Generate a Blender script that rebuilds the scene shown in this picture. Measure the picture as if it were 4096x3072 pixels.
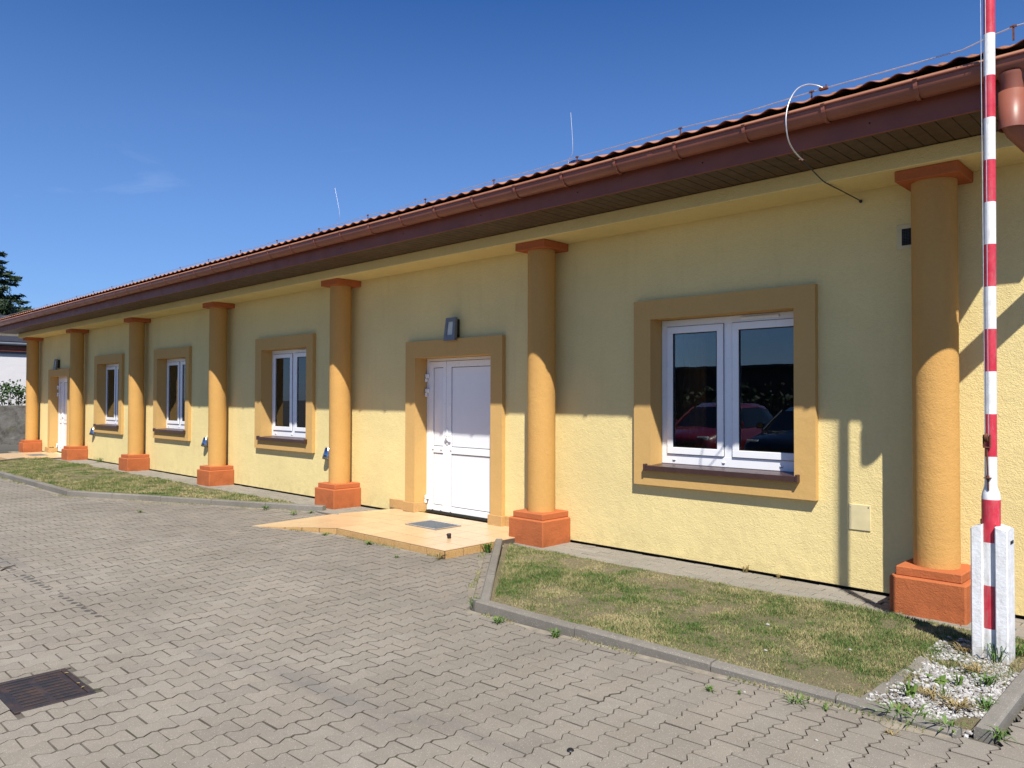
import bpy, math, random
import numpy as np
from mathutils import Vector, Matrix

for o in list(bpy.data.objects):
    bpy.data.objects.remove(o)
SC = bpy.context.scene
COL = SC.collection
R = math.radians
rng = np.random.default_rng(7)
random.seed(7)

# ------------------------------------------------------------------ camera
CAM = (0.0, -6.6165, 1.62)
YAW, PITCH, ROLL = R(43.97), R(1.074), R(0.155)
fw = Vector((-math.sin(YAW)*math.cos(PITCH), math.cos(YAW)*math.cos(PITCH), math.sin(PITCH)))
rt = Vector((math.cos(YAW), math.sin(YAW), 0))
up = rt.cross(fw)
r2 = rt*math.cos(ROLL)+up*math.sin(ROLL)
u2 = -rt*math.sin(ROLL)+up*math.cos(ROLL)
cd = bpy.data.cameras.new('camera')
cd.sensor_width = 36; cd.lens = 26.95; cd.clip_end = 2000; cd.clip_start = 0.05
cam = bpy.data.objects.new('camera', cd); COL.objects.link(cam)
M = Matrix((r2, u2, -fw)).transposed().to_4x4(); M.translation = Vector(CAM)
cam.matrix_world = M
SC.camera = cam
FPX = 26.95/36*1024
def proj(p):
    d = Vector(p)-Vector(CAM); dep = d.dot(fw)
    if dep <= .05: return None
    return (512+FPX*d.dot(r2)/dep, 384-FPX*d.dot(u2)/dep, dep)

# ------------------------------------------------------------------ light
SUN = Vector((1.07, -1.0, 1.85)).normalized()        # towards the sun
EL = math.asin(SUN.z); AZ = math.atan2(SUN.x, SUN.y)
w = bpy.data.worlds.new('World'); SC.world = w; w.use_nodes = True
nt = w.node_tree; nt.nodes.clear()
out = nt.nodes.new('ShaderNodeOutputWorld'); bg = nt.nodes.new('ShaderNodeBackground')
sky = nt.nodes.new('ShaderNodeTexSky'); sky.sky_type = 'NISHITA'; sky.sun_disc = False
sky.sun_elevation = EL; sky.sun_rotation = AZ; sky.altitude = 100
sky.air_density = 1.0; sky.dust_density = 0.15; sky.ozone_density = 4.5
# faint cirrus streaks
tc = nt.nodes.new('ShaderNodeTexCoord'); mp = nt.nodes.new('ShaderNodeMapping')
mp.inputs['Rotation'].default_value = (0.12, -0.1, 0.6); mp.inputs['Scale'].default_value = (1.6, 2.4, 11)
nz = nt.nodes.new('ShaderNodeTexNoise'); nz.inputs['Scale'].default_value = 1.7; nz.inputs['Detail'].default_value = 7; nz.inputs['Roughness'].default_value = .55; nz.inputs['Distortion'].default_value = .5
cr = nt.nodes.new('ShaderNodeValToRGB'); cr.color_ramp.elements[0].position = .58; cr.color_ramp.elements[1].position = .85
cr.color_ramp.elements[1].color = (.5, .5, .5, 1)
sx = nt.nodes.new('ShaderNodeSeparateXYZ'); mr = nt.nodes.new('ShaderNodeMapRange')
mr.inputs['From Min'].default_value = .34; mr.inputs['From Max'].default_value = .12
mm = nt.nodes.new('ShaderNodeMath'); mm.operation = 'MULTIPLY'
mix = nt.nodes.new('ShaderNodeMixRGB'); mix.inputs[2].default_value = (10.5, 11.8, 13.8, 1)
L = nt.links.new
L(tc.outputs['Generated'], mp.inputs[0]); L(mp.outputs[0], nz.inputs['Vector']); L(nz.outputs['Fac'], cr.inputs[0])
L(tc.outputs['Generated'], sx.inputs[0]); L(sx.outputs['Z'], mr.inputs['Value'])
L(cr.outputs[0], mm.inputs[0]); L(mr.outputs[0], mm.inputs[1]); L(mm.outputs[0], mix.inputs[0])
hs = nt.nodes.new('ShaderNodeHueSaturation'); hs.inputs['Saturation'].default_value = 1.30; L(sky.outputs[0], hs.inputs['Color']); 
tint = nt.nodes.new('ShaderNodeMixRGB'); tint.blend_type = 'MULTIPLY'; tint.inputs[0].default_value = 1; tint.inputs[2].default_value = (.90, 1.10, 1.52, 1)
hz = nt.nodes.new('ShaderNodeMapRange'); hz.interpolation_type = 'SMOOTHSTEP'; hz.inputs['From Min'].default_value = .62; hz.inputs['From Max'].default_value = .04; hz.inputs['To Max'].default_value = .36
hm0 = nt.nodes.new('ShaderNodeMixRGB'); hm0.inputs[2].default_value = (5.9, 9.3, 15.8, 1)
L(hs.outputs[0], tint.inputs[1]); L(sx.outputs['Z'], hz.inputs['Value']); L(hz.outputs[0], hm0.inputs[0]); L(tint.outputs[0], hm0.inputs[1]); L(hm0.outputs[0], mix.inputs[1]); L(mix.outputs[0], bg.inputs[0]); L(bg.outputs[0], out.inputs[0])
bg.inputs[1].default_value = 0.050
sd = bpy.data.lights.new('sun', 'SUN'); sd.energy = 5.0; sd.angle = R(.53); sd.color = (1, .95, .87)
sun = bpy.data.objects.new('sun', sd); COL.objects.link(sun)
sun.rotation_euler = SUN.to_track_quat('Z', 'Y').to_euler(); sun.location = SUN*60
SC.view_settings.view_transform = 'Standard'; SC.view_settings.look = 'None'
SC.view_settings.exposure = 0.51; SC.view_settings.gamma = 1
SC.view_settings.use_curve_mapping = False
SC.render.engine = 'CYCLES'
SC.cycles.max_bounces = 7; SC.cycles.diffuse_bounces = 3; SC.cycles.glossy_bounces = 3; SC.cycles.transmission_bounces = 3; SC.cycles.transparent_max_bounces = 6

# ------------------------------------------------------------------ helpers
class MB:
    def __init__(s): s.v = []; s.f = []; s.sm = []
    def add(s, vs, fs, smooth=False):
        b = len(s.v); s.v.extend([tuple(p) for p in vs]); s.f.extend([tuple(i+b for i in f) for f in fs]); s.sm.extend([smooth]*len(fs)); return s
    def box(s, x0, x1, y0, y1, z0, z1):
        return s.add([(x0,y0,z0),(x1,y0,z0),(x1,y1,z0),(x0,y1,z0),(x0,y0,z1),(x1,y0,z1),(x1,y1,z1),(x0,y1,z1)],
            [(0,3,2,1),(4,5,6,7),(0,1,5,4),(1,2,6,5),(2,3,7,6),(3,0,4,7)])
    def bbox(s, x0, x1, y0, y1, z0, z1, c):            # chamfered box
        pts = []; n = 0
        X = (x0, x1); Y = (y0, y1); Z = (z0, z1)
        idx = {}
        for i in (0,1):
            for j in (0,1):
                for k in (0,1):
                    sx, sy, sz = (c if i==0 else -c), (c if j==0 else -c), (c if k==0 else -c)
                    idx[(i,j,k,0)] = len(pts); pts.append((X[i], Y[j]+sy, Z[k]+sz))
                    idx[(i,j,k,1)] = len(pts); pts.append((X[i]+sx, Y[j], Z[k]+sz))
                    idx[(i,j,k,2)] = len(pts); pts.append((X[i]+sx, Y[j]+sy, Z[k]))
        g = lambda i,j,k,a: idx[(i,j,k,a)]
        fs = [(g(0,0,0,0),g(0,0,1,0),g(0,1,1,0),g(0,1,0,0)),(g(1,0,0,0),g(1,1,0,0),g(1,1,1,0),g(1,0,1,0)),
              (g(0,0,0,1),g(1,0,0,1),g(1,0,1,1),g(0,0,1,1)),(g(0,1,0,1),g(0,1,1,1),g(1,1,1,1),g(1,1,0,1)),
              (g(0,0,0,2),g(0,1,0,2),g(1,1,0,2),g(1,0,0,2)),(g(0,0,1,2),g(1,0,1,2),g(1,1,1,2),g(0,1,1,2))]
        for i in (0,1):
            for j in (0,1): fs.append((g(i,j,0,0),g(i,j,0,1),g(i,j,1,1),g(i,j,1,0)))
            for k in (0,1): fs.append((g(i,0,k,0),g(i,0,k,2),g(i,1,k,2),g(i,1,k,0)))
        for j in (0,1):
            for k in (0,1): fs.append((g(0,j,k,1),g(0,j,k,2),g(1,j,k,2),g(1,j,k,1)))
        for i in (0,1):
            for j in (0,1):
                for k in (0,1): fs.append((g(i,j,k,0),g(i,j,k,1),g(i,j,k,2)))
        return s.add(pts, fs)
    def tube(s, pts, r, n=10, caps=True, smooth=True):
        pts = [Vector(p) for p in pts]; rs = r if isinstance(r, (list, tuple)) else [r]*len(pts)
        vs = []; fs = []; prev = None
        for i, p in enumerate(pts):
            t = (pts[min(i+1, len(pts)-1)]-pts[max(i-1, 0)]).normalized()
            if prev is None:
                a = Vector((0,0,1)) if abs(t.z) < .9 else Vector((1,0,0)); u = t.cross(a).normalized()
            else: u = (prev-t*prev.dot(t)).normalized()
            prev = u; v = t.cross(u)
            for k in range(n):
                a = 2*math.pi*k/n; vs.append(p+(u*math.cos(a)+v*math.sin(a))*rs[i])
        for i in range(len(pts)-1):
            for k in range(n): fs.append((i*n+k, i*n+(k+1)%n, (i+1)*n+(k+1)%n, (i+1)*n+k))
        s.add(vs, fs, smooth)
        if caps: s.add(vs[:n], [tuple(range(n))[::-1]]); s.add(vs[-n:], [tuple(range(n))])
        return s
    def lathe(s, prof, n=40, c=(0,0,0), smooth=True):
        vs = []; fs = []
        for r, z in prof:
            for k in range(n):
                a = 2*math.pi*k/n; vs.append((c[0]+r*math.cos(a), c[1]+r*math.sin(a), c[2]+z))
        m = len(prof)
        for i in range(m-1):
            for k in range(n): fs.append((i*n+k, i*n+(k+1)%n, (i+1)*n+(k+1)%n, (i+1)*n+k))
        s.add(vs, fs, smooth); return s
    def prism(s, poly, z0, z1):
        n = len(poly); zt = z1 if hasattr(z1, '__len__') else [z1]*n
        vs = [(x,y,z0) for x,y in poly]+[(x,y,zt[i]) for i,(x,y) in enumerate(poly)]
        return s.add(vs, [tuple(range(n))[::-1], tuple(range(n,2*n))]+[(i,(i+1)%n,n+(i+1)%n,n+i) for i in range(n)])
    def extr(s, prof, x0, x1, closed=True, smooth=False):   # (y,z) profile along X
        n = len(prof); vs = [(x0,y,z) for y,z in prof]+[(x1,y,z) for y,z in prof]
        m = n if closed else n-1
        fs = [(i, n+i, n+(i+1)%n, (i+1)%n) for i in range(m)]
        s.add(vs, fs, smooth)
        if closed: s.add(vs, [tuple(range(n)), tuple(range(n,2*n))[::-1]])
        return s
    def mesh(s, name):
        me = bpy.data.meshes.new(name); me.from_pydata(s.v, [], s.f)
        me.polygons.foreach_set('use_smooth', s.sm); me.update(); return me

WL = {}
def link(name, data, parent=None, loc=(0,0,0), rot=None):
    o = bpy.data.objects.new(name, data); COL.objects.link(o); o.location = loc
    if rot is not None: o.rotation_euler = rot
    if parent is not None:
        o.parent = parent; o.matrix_parent_inverse = Matrix.Translation(-Vector(WL[parent.name]))
        # children of a part that itself sits under a thing: parent's world = its own location (all rotations zero)
    WL[o.name] = tuple(loc)
    return o
def tag(o, label=None, cat=None, group=None, kind=None):
    if label: o['label'] = label
    if cat: o['category'] = cat
    if group: o['group'] = group
    if kind: o['kind'] = kind
    return o
def obj(name, mb, mat, parent=None, loc=(0,0,0), rot=None):
    me = mb.mesh(name) if isinstance(mb, MB) else mb
    if mat is not None and not me.materials: me.materials.append(mat)
    return link(name, me, parent, loc, rot)
def thing(name, loc, label, cat, group=None):
    o = link(name, None, None, loc); o.empty_display_size = .2
    return tag(o, label, cat, group)
def np_mesh(name, V, F, mat, smooth=False):
    me = bpy.data.meshes.new(name); V = np.asarray(V, np.float32); F = np.asarray(F, np.int32)
    me.vertices.add(len(V)); me.vertices.foreach_set('co', V.ravel())
    k = F.shape[1]; me.loops.add(F.size); me.loops.foreach_set('vertex_index', F.ravel())
    me.polygons.add(len(F)); me.polygons.foreach_set('loop_start', np.arange(0, F.size, k, dtype=np.int32))
    me.polygons.foreach_set('loop_total', np.full(len(F), k, np.int32))
    me.polygons.foreach_set('use_smooth', np.full(len(F), smooth))
    me.update(calc_edges=True); me.materials.append(mat); return me

# ------------------------------------------------------------------ materials
class NT:
    def __init__(s, name):
        s.m = bpy.data.materials.new(name); s.m.use_nodes = True; s.t = s.m.node_tree
        s.b = s.t.nodes['Principled BSDF']; s.co = None
    def n(s, typ, **kw):
        x = s.t.nodes.new('ShaderNode'+typ)
        for k, v in kw.items():
            if k.startswith('i_'): x.inputs[k[2:].replace('_', ' ')].default_value = v
            else: setattr(x, k, v)
        return x
    def l(s, a, b): s.t.links.new(a, b)
    def pos(s):
        if s.co is None: s.co = s.n('NewGeometry').outputs['Position']
        return s.co
    def noise(s, scale, detail=4, rough=.5, dist=0, vec=None, sc3=None):
        x = s.n('TexNoise'); x.inputs['Scale'].default_value = scale; x.inputs['Detail'].default_value = detail
        x.inputs['Roughness'].default_value = rough; x.inputs['Distortion'].default_value = dist
        v = vec or s.pos()
        if sc3:
            mp = s.n('Mapping'); mp.inputs['Scale'].default_value = sc3; s.l(v, mp.inputs[0]); v = mp.outputs[0]
        s.l(v, x.inputs['Vector']); return x.outputs['Fac']
    def ramp(s, fac, stops):
        x = s.n('ValToRGB'); e = x.color_ramp.elements
        while len(e) < len(stops): e.new(.5)
        for i, (p, c) in enumerate(stops):
            e[i].position = p; e[i].color = (c, c, c, 1) if isinstance(c, (int, float)) else (*c, 1)
        s.l(fac, x.inputs[0]); return x.outputs[0]
    def mix(s, fac, a, b, mode='MIX'):
        x = s.n('MixRGB', blend_type=mode)
        for i, v in enumerate((fac, a, b)):
            if isinstance(v, (int, float)): x.inputs[i].default_value = v if i == 0 else (v, v, v, 1)
            elif isinstance(v, tuple): x.inputs[i].default_value = (*v, 1)
            else: s.l(v, x.inputs[i])
        return x.outputs[0]
    def math(s, op, a, b=None, c=None, clamp=False):
        x = s.n('Math', operation=op, use_clamp=clamp)
        for i, v in enumerate((a, b, c)):
            if v is None: continue
            if isinstance(v, (int, float)): x.inputs[i].default_value = v
            else: s.l(v, x.inputs[i])
        return x.outputs[0]
    def bump(s, h, strength, dist, normal=None):
        x = s.n('Bump'); x.inputs['Strength'].default_value = strength; x.inputs['Distance'].default_value = dist
        s.l(h, x.inputs['Height'])
        if normal: s.l(normal, x.inputs['Normal'])
        return x.outputs[0]
    def fin(s, col=None, rough=.6, normal=None, metal=0, spec=None):
        if isinstance(col, tuple): s.b.inputs['Base Color'].default_value = (*col, 1)
        elif col is not None: s.l(col, s.b.inputs['Base Color'])
        if isinstance(rough, (int, float)): s.b.inputs['Roughness'].default_value = rough
        else: s.l(rough, s.b.inputs['Roughness'])
        if normal: s.l(normal, s.b.inputs['Normal'])
        s.b.inputs['Metallic'].default_value = metal
        if spec is not None: s.b.inputs['Specular IOR Level'].default_value = spec
        return s.m

def stucco(name, base, grain=120, bump=.6, dist=.006, var=.07, dirt=.0):
    t = NT(name)
    big = t.noise(.9, 5, .6); fine = t.noise(grain*.5, 3, .6)
    c = t.mix(t.ramp(big, [(.3, 0.0), (.7, 1.0)]), tuple(x*(1-var) for x in base), tuple(min(1, x*(1+var*.4)) for x in base))
    c = t.mix(.12, c, t.ramp(fine, [(.3, tuple(x*.6 for x in base)), (.7, base)]))
    if dirt:
        z = t.n('SeparateXYZ'); t.l(t.pos(), z.inputs[0])
        d = t.n('MapRange'); d.inputs['From Min'].default_value = .34; d.inputs['From Max'].default_value = .03; t.l(z.outputs['Z'], d.inputs['Value'])
        sp = t.ramp(t.noise(7, 6, .7), [(.42, 0.0), (.62, 1.0)])
        f = t.math('MULTIPLY', t.math('MULTIPLY', d.outputs[0], sp), dirt)
        c = t.mix(f, c, tuple(x*.55 for x in base))
        st = t.ramp(t.noise(1.6, 4, .6, sc3=(5, 5, .5)), [(.52, 0.0), (.75, 1.0)])
        c = t.mix(t.math('MULTIPLY', st, .13), c, tuple(x*.62 for x in base))
    und = t.noise(4.5, 4, .55); h = t.noise(grain, 2, .5, 1.2); h2 = t.noise(grain*.22, 3, .5, .5)
    hh = t.math('ADD', t.math('MULTIPLY', h, .8), t.math('MULTIPLY', h2, .5))
    return t.fin(c, .92, t.bump(hh, bump, dist, t.bump(und, .35, .02)), spec=.15)
M_WALL = stucco('yellow_stucco', (.80, .655, .305), 70, .75, .008, .09, .38)
M_OCHRE = stucco('ochre_stucco', (.59, .37, .135), 120, .3, .003, .05, .3)
M_SHAFT = stucco('column_stucco', (.565, .32, .10), 70, .65, .008, .07, .35)
M_ORANGE = stucco('orange_stucco', (.47, .142, .052), 70, .75, .008, .09, .6)

def simple(name, col, rough=.5, metal=0, nscale=6, var=.12, bump=0, bscale=60, spec=None):
    t = NT(name)
    c = t.mix(t.ramp(t.noise(nscale, 5, .6), [(.3, 0.0), (.7, 1.0)]), tuple(x*(1-var) for x in col), tuple(min(1, x*(1+var)) for x in col))
    nm = t.bump(t.noise(bscale, 3, .6), bump, .003) if bump else None
    rr = t.ramp(t.noise(nscale*2.3, 4, .6), [(.3, max(.02, rough*.85)), (.7, min(1, rough*1.15))])
    return t.fin(c, rr, nm, metal, spec)
M_PVC = simple('white_pvc', (.82, .83, .84), .3, var=.02)
M_PVC2 = simple('white_pvc_panel', (.80, .81, .83), .16, var=.015)
M_GASKET = simple('black_gasket', (.012, .012, .012), .6)
M_SILL = simple('brown_sill_metal', (.055, .028, .024), .35, 0, 9, .2)
M_BROWN = simple('red_brown_coated_metal', (.25, .085, .055), .42, 0, 4, .14, .05, 30)
M_FASCIA = simple('fascia_paint', (.21, .060, .032), .55, 0, 3, .15)
M_SOFFIT = simple('soffit_dark_brown', (.07, .039, .020), .55, 0, 5, .25)
M_SOFFW = simple('soffit_white', (.7, .68, .62), .5)
M_TILE = None
M_DARK = simple('dark_gap', (.01, .01, .01), .9)
M_ROOM = simple('room_plaster', (.32, .28, .22), .9, var=.1)
M_FLOORIN = simple('room_floor', (.12, .08, .05), .5)
M_CURT = simple('beige_curtain', (.62, .47, .26), .9, var=.12)
M_CURT2 = simple('orange_curtain', (.45, .18, .05), .9, var=.12)
M_STEEL = simple('polished_steel', (.42, .44, .47), .18, 1, 8, .1)
M_GALV = simple('galvanised_wire', (.62, .63, .64), .45, .8, 20, .12)
M_RUST = simple('rusty_iron', (.13, .045, .022), .8, .2, 40, .5, .3, 90)
M_LAMP = simple('lamp_grey_steel', (.20, .205, .21), .5, .4, 12, .12)
M_LENS = simple('frosted_lens', (.62, .62, .52), .35)
M_BLACK = simple('black_plastic', (.012, .012, .013), .45)
M_BEIGE = simple('beige_plate', (.66, .57, .32), .6)
M_MAT = simple('grey_rubber_mat', (.12, .14, .155), .7, 0, 50, .3, .3, 200)
def m_post():
    t = NT('white_painted_concrete'); z = t.n('SeparateXYZ'); t.l(t.pos(), z.inputs[0])
    c = t.mix(t.ramp(t.noise(12, 6, .7), [(.4, 0.0), (.75, 1.0)]), (.78, .79, .80), (.60, .60, .59))
    c = t.mix(t.math('MULTIPLY', t.ramp(t.noise(6, 6, .7, sc3=(7, 7, .8)), [(.52, 0.0), (.75, 1.0)]), .5), c, (.42, .40, .36))
    lo = t.n('MapRange'); lo.inputs['From Min'].default_value = .28; lo.inputs['From Max'].default_value = .05; t.l(z.outputs['Z'], lo.inputs['Value'])
    c = t.mix(t.math('MULTIPLY', lo.outputs[0], t.ramp(t.noise(20, 5, .7), [(.38, 0.1), (.62, .8)])), c, (.30, .26, .20))
    hh = t.math('ADD', t.noise(45, 4, .65), t.math('MULTIPLY', t.noise(9, 3, .6), .8))
    return t.fin(c, .7, t.bump(hh, .55, .006))
M_WHITEP = m_post()
M_CABLE = simple('dark_cable', (.05, .055, .06), .5)
M_HOUSE = stucco('white_house_render', (.72, .71, .72), 40, .2, .004, .06, .0)
M_HROOF = simple('dark_roof', (.03, .03, .035), .6)
M_HGREY = simple('grey_soffit', (.12, .14, .17), .6)

def m_tile():
    t = NT('roof_tile_coating')
    c = t.mix(t.ramp(t.noise(2.2, 6, .65), [(.35, 0.0), (.7, 1.0)]), (.30, .125, .06), (.42, .20, .105))
    return t.fin(c, .6, t.bump(t.noise(140, 3, .6), .2, .003))
M_TILE = m_tile()

def m_glass():
    m = bpy.data.materials.new('window_glass'); m.use_nodes = True; t = m.node_tree; t.nodes.clear()
    o = t.nodes.new('ShaderNodeOutputMaterial'); mx = t.nodes.new('ShaderNodeMixShader')
    tr = t.nodes.new('ShaderNodeBsdfTransparent'); tr.inputs[0].default_value = (.70, .74, .72, 1)
    gl = t.nodes.new('ShaderNodeBsdfGlossy'); gl.inputs['Roughness'].default_value = .004; gl.inputs[0].default_value = (.95, .97, 1, 1)
    fr = t.nodes.new('ShaderNodeFresnel'); fr.inputs['IOR'].default_value = 1.8
    nz = t.nodes.new('ShaderNodeTexNoise'); nz.inputs['Scale'].default_value = 1.6
    tc = t.nodes.new('ShaderNodeTexCoord'); bp = t.nodes.new('ShaderNodeBump'); bp.inputs['Strength'].default_value = .03; bp.inputs['Distance'].default_value = .02
    t.links.new(tc.outputs['Object'], nz.inputs['Vector']); t.links.new(nz.outputs['Fac'], bp.inputs['Height'])
    t.links.new(bp.outputs[0], gl.inputs['Normal'])
    t.links.new(fr.outputs[0], mx.inputs[0]); t.links.new(tr.outputs[0], mx.inputs[1]); t.links.new(gl.outputs[0], mx.inputs[2]); t.links.new(mx.outputs[0], o.inputs[0])
    return m
M_GLASS = m_glass()

def m_stripes():
    t = NT('red_white_barrier_paint')
    z = t.n('SeparateXYZ'); t.l(t.pos(), z.inputs[0])
    a = t.math('ADD', z.outputs['Z'], -0.506+.2568*20)           # white 0.245..0.506
    k = t.math('MODULO', t.math('DIVIDE', a, .2568), 2.0)
    red = t.math('GREATER_THAN', k, 1.0)
    wear = t.ramp(t.noise(38, 6, .7), [(.64, 0.0), (.70, 1.0)])
    wh = t.mix(t.ramp(t.noise(24, 5, .65), [(.45, 0.0), (.75, 1.0)]), (.80, .81, .80), (.66, .65, .62))
    rd = t.mix(t.ramp(t.noise(16, 5, .65), [(.35, 0.0), (.7, 1.0)]), (.50, .022, .045), (.60, .05, .075))
    rd = t.mix(t.math('MULTIPLY', wear, .35), rd, (.6, .5, .48))
    pc = t.mix(red, wh, rd)
    gr = t.math('MULTIPLY', t.ramp(t.noise(7, 6, .7, sc3=(6, 6, 1)), [(.50, 0.0), (.72, 1.0)]), .38)
    pc = t.mix(gr, pc, (.30, .26, .22))
    lo = t.n('MapRange'); lo.inputs['From Min'].default_value = .30; lo.inputs['From Max'].default_value = .05; t.l(z.outputs['Z'], lo.inputs['Value'])
    pc = t.mix(t.math('MULTIPLY', lo.outputs[0], t.ramp(t.noise(22, 5, .7), [(.4, 0.1), (.65, .7)])), pc, (.22, .19, .15))
    return t.fin(pc, .42, t.bump(t.noise(55, 3, .6), .12, .003))
M_STRIPE = m_stripes()

def m_paver(name, base, dark, stains=False, speck=True):
    t = NT(name)
    oi = t.n('ObjectInfo').outputs['Random']; ri = t.n('NewGeometry').outputs['Random Per Island']
    rv = t.math('FRACT', t.math('ADD', oi, ri))
    c = t.mix(rv, tuple(x*.88 for x in base), tuple(x*1.09 for x in base))
    c = t.mix(t.math('MULTIPLY', t.math('FRACT', t.math('MULTIPLY', rv, 7.31)), .5), c, (base[0]*1.06, base[1]*1.0, base[2]*.93))
    c = t.mix(t.math('MULTIPLY', t.ramp(t.noise(.8, 6, .62), [(.40, 0.0), (.66, 1.0)]), .5), c, dark)
    c = t.mix(t.math('MULTIPLY', t.ramp(t.noise(9, 5, .7), [(.45, 0.0), (.75, 1.0)]), .30), c, dark)
    g = t.noise(260, 2, .6)
    c = t.mix(t.ramp(g, [(.36, .55), (.46, 0.0)]), c, tuple(x*.45 for x in base))
    vo = t.n('TexVoronoi'); vo.inputs['Scale'].default_value = 130; t.l(t.pos(), vo.inputs['Vector'])
    vc = t.n('SeparateColor'); t.l(vo.outputs['Color'], vc.inputs[0])
    sp = t.math('MULTIPLY', t.math('LESS_THAN', vo.outputs['Distance'], .28), t.math('GREATER_THAN', vc.outputs[0], .80))
    c = t.mix(t.math('MULTIPLY', sp, .75), c, (.46, .43, .37))
    if stains:
        s = t.n('SeparateXYZ'); t.l(t.pos(), s.inputs[0]); X, Y = s.outputs['X'], s.outputs['Y']
        # bluish tyre smear running along the drive
        line = t.math('ADD', t.math('MULTIPLY', X, -.075), t.math('ADD', Y, 4.42-.4))
        line = t.math('ADD', line, t.math('MULTIPLY', t.math('SUBTRACT', t.noise(1.1, 3, .5), .5), .35))
        band = t.ramp(t.math('ABSOLUTE', line), [(0.0, 1.0), (.17, 0.0)])
        pat = t.ramp(t.noise(1.5, 5, .65, sc3=(.7, 2, 1)), [(.42, 0.0), (.62, 1.0)])
        c = t.mix(t.math('MULTIPLY', t.math('MULTIPLY', band, pat), .6), c, (.14, .135, .13))
        # oil drips: a dotted line
        q = t.math('ADD', t.math('MULTIPLY', X, -.0155), t.math('ADD', Y, 4.667-.132))
        q = t.math('ADD', q, t.math('MULTIPLY', t.math('SUBTRACT', t.noise(9, 2, .5), .5), .05))
        per = t.math('ABSOLUTE', t.math('SUBTRACT', t.math('FRACT', t.math('MULTIPLY', X, 9.5)), .5))
        d2 = t.math('ADD', t.math('POWER', t.math('DIVIDE', q, .026), 2), t.math('POWER', t.math('DIVIDE', per, .30), 2))
        gate = t.math('MULTIPLY', t.math('GREATER_THAN', X, -8.6), t.math('LESS_THAN', X, -6.1))
        gate = t.math('MULTIPLY', gate, t.math('GREATER_THAN', t.noise(2.6, 1, .5), .42))
        dots = t.math('MULTIPLY', t.math('LESS_THAN', d2, 1.0), gate)
        c = t.mix(t.math('MULTIPLY', dots, .8), c, (.055, .05, .048))
        # dirt washed against the kerb
        e = t.n('MapRange'); e.inputs['From Min'].default_value = -3.15; e.inputs['From Max'].default_value = -2.65; t.l(Y, e.inputs['Value'])
        e2 = t.math('MULTIPLY', e.outputs[0], t.ramp(t.noise(2.3, 5, .65), [(.35, 0.15), (.7, 1.0)]))
        c = t.mix(t.math('MULTIPLY', e2, .38), c, (.135, .118, .10))
        sp2 = t.n('TexVoronoi'); sp2.inputs['Scale'].default_value = 2.1; t.l(t.pos(), sp2.inputs['Vector'])
        sc2 = t.n('SeparateColor'); t.l(sp2.outputs['Color'], sc2.inputs[0])
        spot = t.math('MULTIPLY', t.math('LESS_THAN', sp2.outputs['Distance'], .045), t.math('GREATER_THAN', sc2.outputs[1], .55))
        c = t.mix(t.math('MULTIPLY', spot, .6), c, (.07, .065, .06))
    h = t.math('ADD', t.math('MULTIPLY', g, .6), t.math('MULTIPLY', t.noise(60, 4, .6), .6))
    return t.fin(c, .9, t.bump(h, .5, .004), spec=.25)
M_PAVER = m_paver('concrete_paver', (.272, .245, .202), (.172, .152, .120), True)
M_BRICK = m_paver('grey_path_brick', (.275, .255, .215), (.18, .165, .135))
M_KERB = m_paver('kerb_concrete', (.225, .21, .18), (.10, .094, .08))

def m_sand():
    t = NT('joint_sand')
    c = t.mix(t.ramp(t.noise(3, 6, .65), [(.35, 0.0), (.65, 1.0)]), (.072, .062, .049), (.115, .100, .078))
    c = t.mix(t.math('MULTIPLY', t.ramp(t.noise(2.2, 6, .7), [(.44, 0.0), (.60, 1.0)]), .8), c, (.185, .165, .135))
    c = t.mix(t.math('MULTIPLY', t.ramp(t.noise(1.3, 6, .7), [(.56, 0.0), (.66, 1.0)]), .6), c, (.045, .055, .02))
    return t.fin(c, .95, t.bump(t.noise(160, 3, .6), .6, .006))
M_SAND = m_sand()
def m_soil():
    t = NT('dry_lawn_soil')
    n = t.noise(2.4, 7, .68)
    c = t.ramp(n, [(.3, (.10, .10, .040)), (.46, (.17, .145, .075)), (.6, (.21, .17, .10)), (.75, (.15, .12, .08))])
    c = t.mix(t.math('MULTIPLY', t.ramp(t.noise(90, 3, .7), [(.4, 1.0), (.6, 0.0)]), .6), c, (.07, .058, .03))
    return t.fin(c, .95, t.bump(t.noise(70, 5, .7), .8, .012))
M_SOIL = m_soil()
def m_grass():
    t = NT('grass_blades')
    ri = t.n('NewGeometry').outputs['Random Per Island']
    n = t.noise(2.6, 5, .65)
    f = t.math('ADD', t.math('MULTIPLY', ri, .66), t.math('MULTIPLY', t.math('SUBTRACT', n, .5), 1.9))
    c = t.ramp(t.math('ADD', f, .20, clamp=True), [(.0, (.050, .115, .022)), (.30, (.085, .15, .034)), (.50, (.16, .18, .06)), (.66, (.30, .26, .12)), (.95, (.44, .37, .20))])
    return t.fin(c, .75, spec=.2)
M_GRASS = m_grass()
def m_leaf(name, a, b):
    t = NT(name); ri = t.n('NewGeometry').outputs['Random Per Island']
    return t.fin(t.mix(ri, a, b), .6, spec=.3)
M_WEED = m_leaf('weed_leaf', (.05, .13, .02), (.13, .20, .04))
M_DRYW = m_leaf('dry_weed', (.20, .16, .06), (.34, .25, .10))
M_NEEDLE = m_leaf('spruce_needles', (.012, .028, .014), (.035, .06, .022))
M_LEAF = m_leaf('bush_leaf', (.02, .055, .012), (.06, .12, .03))
M_HEDGE = m_leaf('hedge_leaf', (.008, .02, .006), (.022, .04, .011))
M_BARK = simple('bark', (.085, .062, .045), .9, 0, 12, .3, .5, 30)
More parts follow.
